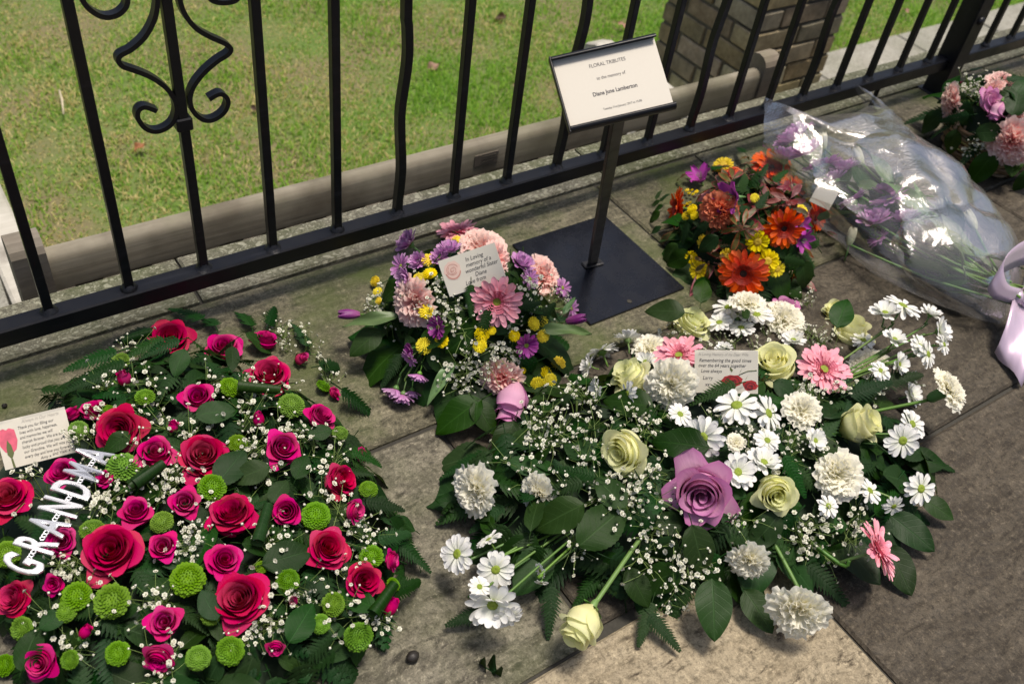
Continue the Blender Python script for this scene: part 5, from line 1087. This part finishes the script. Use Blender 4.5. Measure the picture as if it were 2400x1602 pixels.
def film():
    nv, nu = 54, 90; P = np.zeros((nv, nu, 3)); r = np.random.default_rng(4); ph = r.uniform(0, 6.28, 60); q1, q2 = r.normal(0, 1, 40), r.normal(0, 1, 40)
    T = np.linspace(0, 1, nv)[:, None]; A = np.linspace(0, 2*np.pi, nu, endpoint=False)[None, :]; cr = np.zeros((nv, nu))
    for k in range(9):                       # straight folds in (t, angle) space, each a sharp ridge or valley
        kk = k % 4+1; arg = (kk*A+ph[k])/(2*np.pi)+T*q1[k]*1.1+.05*np.sin(9*T+ph[k+30]); d = np.abs(arg % 1-.5)*2
        fade = .35+.65*np.sin(np.pi*np.clip(T*1.1+q2[k]*.25, 0, 1))**2; cr += (1-d)**3.2*.18*np.sign(q2[k])*fade
    for k in range(4):
        arg = T*(1.2+.45*k)+q1[k+16]*.35*np.sin(A*(1+k % 3)+ph[k+16])+ph[k+40]; d = np.abs(arg % 1-.5)*2; cr += (1-d)**3.5*.13*np.sign(q2[k+16])*(.3+.7*np.sin(A+ph[k+20])**2)
    f = 1+cr*(1.15-.3*T)+r.normal(0, .0012, (nv, nu)); wv = .165*(1-T**5)**.8+.012; hv = .080*(1-T**4)**.7*np.minimum(1, .8+T*2)+.010
    ja = np.arange(nu)/nu; ext = .03*np.abs(np.sin(A*1.5+.6))+.11*np.maximum(0, 1-np.abs(ja-.47)/.055)[None, :]+.08*np.maximum(0, 1-np.abs(ja-.13)/.05)[None, :]
    for i in range(nv):
        for j in range(nu):
            t, a = T[i, 0], A[0, j]; p = H0.lerp(T0, t)-axf*((.03+ext[0, j])*(1-t)**2)+sdv*(wv[i, 0]*math.cos(a)*f[i, j])
            z = .010+hv[i, 0]*.95+hv[i, 0]*math.sin(a)*f[i, j]+ext[0, j]*.35*(1-t)**3
            if math.sin(a) < -.3: z *= .8
            P[i, j] = (p.x, p.y, max(.004+.002*r.random(), z))
    return MB().grid(P, close=True)
fm = film(); fme = fm.xf(BQ).mesh('cellophane', M_['film'], True); fme.set_sharp_from_angle(angle=rad(30))
bm_o = link('cellophane', fme, bq)
M_['satin'] = NT('lilac_satin').mat; sp_ = M_['satin'].node_tree.nodes['Principled BSDF']; sp_.inputs['Base Color'].default_value = (.56, .44, .56, 1); sp_.inputs['Roughness'].default_value = .28; sp_.inputs['Sheen Weight'].default_value = .3; sp_.inputs['Metallic'].default_value = .25
def strip_(pts, width, wdir, name, parent, n=6, notch=False):
    L = catmull(pts, n); P = []
    for i, q in enumerate(L):
        t = i/(len(L)-1); wv = Vector(wdir(t)).normalized()*width(t); q = Vector(q); P.append([tuple(q-wv*.5), tuple(q-wv*.17+Vector((0, 0, .0015))), tuple(q+wv*.17), tuple(q+wv*.5)])
    if notch: P[-1] = [P[-1][0], tuple(Vector(P[-1][1])*.4+Vector(P[-2][1])*.6), P[-2][2], P[-2][3]]
    m = MB().grid(np.array(P)).xf(BQ); o = m.build(name, M_['satin'], parent); md = o.modifiers.new('thickness', 'SOLIDIFY'); md.thickness = .0006; return o
kx = at_z(2385, 695, .075)
def near(px, py, z): return tuple(at_z(px, py, z))
rb_o = MB().lathe([(.0, -.012), (.010, -.009), (.013, 0), (.010, .009), (0, .012)], 12).xf(BQ @ trs(kx, frame((1, .4, .2)))).build('ribbon_knot', M_['satin'], bq)
strip_([near(2385, 695, .08), near(2345, 680, .10), near(2335, 640, .125), near(2370, 605, .135), near(2420, 590, .12), near(2410, 640, .085), near(2390, 690, .075)], lambda t: .052*math.sin(math.pi*min(.92, max(.12, t)))+.012, lambda t: (UP*.5+Vector((0, 0, .7))+RT*.3), 'ribbon_loop', rb_o)
def tail(Lp, Rp, zs):
    P = []
    for k in range(len(zs)):
        a, b = Vector(near(Lp[k][0]*K, Lp[k][1]*K, zs[k])), Vector(near(Rp[k][0]*K, Rp[k][1]*K, zs[k]*.8)); P.append([tuple(a.lerp(b, t)+Vector((0, 0, .005*math.sin(math.pi*t*2+k*.9)))) for t in np.linspace(0, 1, 7)])
    o = MB().grid(np.array(P)).xf(BQ).build('ribbon_tail', M_['satin'], rb_o); md = o.modifiers.new('thickness', 'SOLIDIFY'); md.thickness = .0006
tail([(2322, 690), (2313, 720), (2303, 755), (2291, 788), (2283, 806)], [(2345, 690), (2362, 725), (2372, 775), (2366, 835), (2344, 886)], [.074, .066, .050, .030, .012])
strip_([near(2395, 695, .075), near(2440, 740, .05), near(2470, 800, .01), near(2480, 860, .006)], lambda t: .018+.04*min(1, t*2.2), lambda t: RT, 'ribbon_tail', rb_o, notch=True)

# ---------------------------------------------------------------- message cards
g = NT('sleeve_film'); gl = g.n('BsdfGlossy', i_Color=(1, 1, 1, 1), i_Roughness=.04); tp = g.n('BsdfTransparent'); lw = g.n('LayerWeight', i_Blend=.25); mx = g.n('MixShader'); g.l(g.math('MULTIPLY_ADD', lw.outputs['Fresnel'], .25, .01, clamp=True), mx.inputs[0]); g.l(tp.outputs[0], mx.inputs[1]); g.l(gl.outputs[0], mx.inputs[2]); g.l(mx.outputs[0], g.out.inputs[0]); M_['sleeve'] = g.mat
def sleeve(o, hw, hh, top=.2, side=.03, bot=.08):
    r = np.random.default_rng(int(hw*1e6)); P = []
    for i in range(7):
        row = []
        for j in range(9):
            y = -hh*(1+bot)+(hh*(2+bot+top*2))*i/6; x = -hw*(1+side)+2*hw*(1+side)*j/8
            row.append((x, y, .0012+abs(r.normal(0, .0004))+(.004*abs(r.normal()) if y > hh else 0)))
        P.append(row)
    MB().grid(np.array(P)).build('clear_sleeve', M_['sleeve'], o, False)
def lines(o, L, mat='ink', shear=.25, sx=.9):
    for s, x, y, sz in L: text('lettering', s, sz, M_[mat], o, Matrix.Translation((x, y, .00035)), 'LEFT', shear, 0, sx)
pr_red = plain('printed_red', (.36, .012, .012), .6, nz=.5, nscale=120); pr_dk = plain('printed_dark_red', (.10, .004, .006), .6); pr_pk = plain('printed_pink', (.62, .10, .16), .6, nz=.5, nscale=90); pr_gn = plain('printed_green', (.10, .12, .03), .6); pr_bl = plain('printed_blush', (.70, .50, .42), .6, nz=.12, nscale=90); pr_rs = plain('printed_rose', (.52, .24, .19), .6)
def flat(o, pts, mat, z=.0003, name='printed_flower'): return MB().add([(x, y, z) for x, y in pts], [tuple(range(len(pts)))]).build(name, mat, o, False)
def blob(cx, cy, rx, ry, n=18, j=.1, seed=0, rot=0.):
    r = random.Random(seed); return [(cx+rx*math.cos(2*math.pi*k/n+rot)*(1+r.uniform(-j, j)), cy+ry*math.sin(2*math.pi*k/n+rot)*(1+r.uniform(-j, j))) for k in range(n)]
def arcline(o, cx, cy, r0, a0, a1, w, mat, z, name='printed_petal_line', e=1.):
    P = [(cx+(r0+s*w/2)*math.cos(t), cy+(r0+s*w/2)*math.sin(t)*e) for s, ts in ((1, np.linspace(a0, a1, 12)), (-1, np.linspace(a1, a0, 12))) for t in ts]; flat(o, P, mat, z, name)
# card on the lilac posy
p = B.hit(1085/1, 625); dB = (p-CAM).length-.035
o, hw, hh = card3d('message_card', 'handwritten card with a pale pink printed rose standing in the lilac and yellow posy', (1028.6, 611.6), (1161.6, 566.7), (1051, 696.8), dB)
w_ = 2*hw
lines(o, (('In Loving', -.06*w_, .60*hh, .1*w_), ('memory of a', -.08*w_, .30*hh, .1*w_), ('wonderful Sister', -.12*w_, .0, .1*w_), ('Diane', .02*w_, -.30*hh, .1*w_), ('Love from', -.18*w_, -.60*hh, .1*w_)), sx=.85)
flat(o, blob(-.31*w_, .28*hh, .145*w_, .165*w_, seed=1), pr_bl)
arcline(o, -.31*w_, .28*hh, .125*w_, 3.3, 6.0, .018*w_, pr_rs, .0005, e=1.1)
for k, (r_, a0) in enumerate(((.10, .3), (.078, 2.2), (.056, 4.0), (.036, .8), (.02, 3))): arcline(o, -.31*w_, .30*hh, r_*w_, a0, a0+3.4, .009*w_, pr_rs, .0006)
sleeve(o, hw, hh)
# card on the white spray
p = C.hit(1665, 852); dC = (p-CAM).length-.04
o, hw, hh = card3d('message_card', 'cream card with two printed red roses and handwriting standing in the white spray', (1630.4, 820), (1779.5, 821.4), (1623.7, 920), dC); w_ = 2*hw
lines(o, (('In Loving Memory of my Dear Wife', -.44*w_, .80*hh, .066*w_),), 'ink_grey', .3, .82)
lines(o, (('Remembering the good times', -.43*w_, .52*hh, .078*w_), ('over the 64 years together', -.44*w_, .28*hh, .078*w_), ('Love always', -.40*w_, .02*hh, .078*w_), ('Larry', -.37*w_, -.30*hh, .085*w_), ('xx', -.33*w_, -.60*hh, .08*w_)), sx=.88)
for cx, cy, rx, ry, sd_ in ((.10, -.42, .165, .30, 1), (.38, -.62, .115, .26, 2)):
    flat(o, blob(cx*w_, cy*hh, rx*w_, ry*hh*.95, seed=sd_, j=.12), pr_red)
    for k in range(4): arcline(o, cx*w_, (cy-.06)*hh, (.11-.026*k)*w_*rx/.165, k*1.9, k*1.9+3.6, .013*w_, pr_dk, .0005+.0001*k, e=.85)
MB().tube([(.20*w_, -.14*hh, .0004), (.34*w_, .04*hh, .0004), (.48*w_, .08*hh, .0004)], .0007, 4).build('printed_stem', pr_gn, o)
for x, y, a in ((.09, .10, 2.2), (.21, .05, .5), (.30, -.28, .4)): flat(o, [((x)*w_, (y-.12)*hh), ((x+.03*math.cos(a)-.01)*w_, y*hh), ((x+.05*math.cos(a))*w_, (y+.14)*hh), ((x+.02)*w_, (y-.02)*hh)], pr_gn, .0005, 'printed_leaf')
sleeve(o, hw, hh, .04, .02, .12)
# card beside the rose tribute
p = at_z(85, 1030, .075); dA = (p-CAM).length-.03
o, hw, hh = card3d('message_card', 'cream card with a printed red rosebud and long handwritten message beside the rose tribute', (-13, 990), (153.8, 950.7), (12, 1101), dA); w_ = 2*hw
text('lettering', 'Always in Our Hearts', .074*w_, M_['ink_grey'], o, Matrix.Translation((.13*w_, .80*hh, .0003)), 'CENTER', .35, 0, .8)
for k, s in enumerate(('Thank you for filling our', 'lives with love, happiness,', 'and memories we will', 'cherish forever. We are so', 'lucky and proud that you are', 'our Grandma. We will miss you', 'every day and love you forever.')): lines(o, ((s, -.205*w_+.008*w_*(k % 2), (.56-.205*k)*hh, .066*w_),), sx=.78)
lines(o, (('Amy x', .0, -.87*hh, .066*w_), ('and Vicki x', .17*w_, -.83*hh, .068*w_)), sx=.85)
flat(o, [(-.47*w_, .62*hh), (-.40*w_, .68*hh), (-.36*w_, .60*hh), (-.32*w_, .66*hh), (-.25*w_, .56*hh), (-.24*w_, .1*hh), (-.28*w_, -.25*hh), (-.36*w_, -.42*hh), (-.44*w_, -.28*hh), (-.485*w_, .0), (-.49*w_, .4*hh)], pr_pk)
flat(o, [(-.38*w_, .20*hh), (-.34*w_, -.05*hh), (-.33*w_, -.40*hh), (-.375*w_, -.62*hh), (-.42*w_, -.40*hh), (-.41*w_, -.1*hh)], pr_gn, .0005, 'printed_leaf')
flat(o, [(-.362*w_, -.6*hh), (-.352*w_, -.98*hh), (-.385*w_, -.98*hh), (-.388*w_, -.6*hh)], pr_gn, .0004, 'printed_stem'); sleeve(o, hw, hh, .16, .02, .04)
# card tucked in the cellophane
o, hw, hh = card3d('message_card', 'blank looking pale card inside the cellophane of the wrapped bouquet', (1925, 425), (1972, 447), (1893, 470), (at_z(1932, 452, .10)-CAM).length);
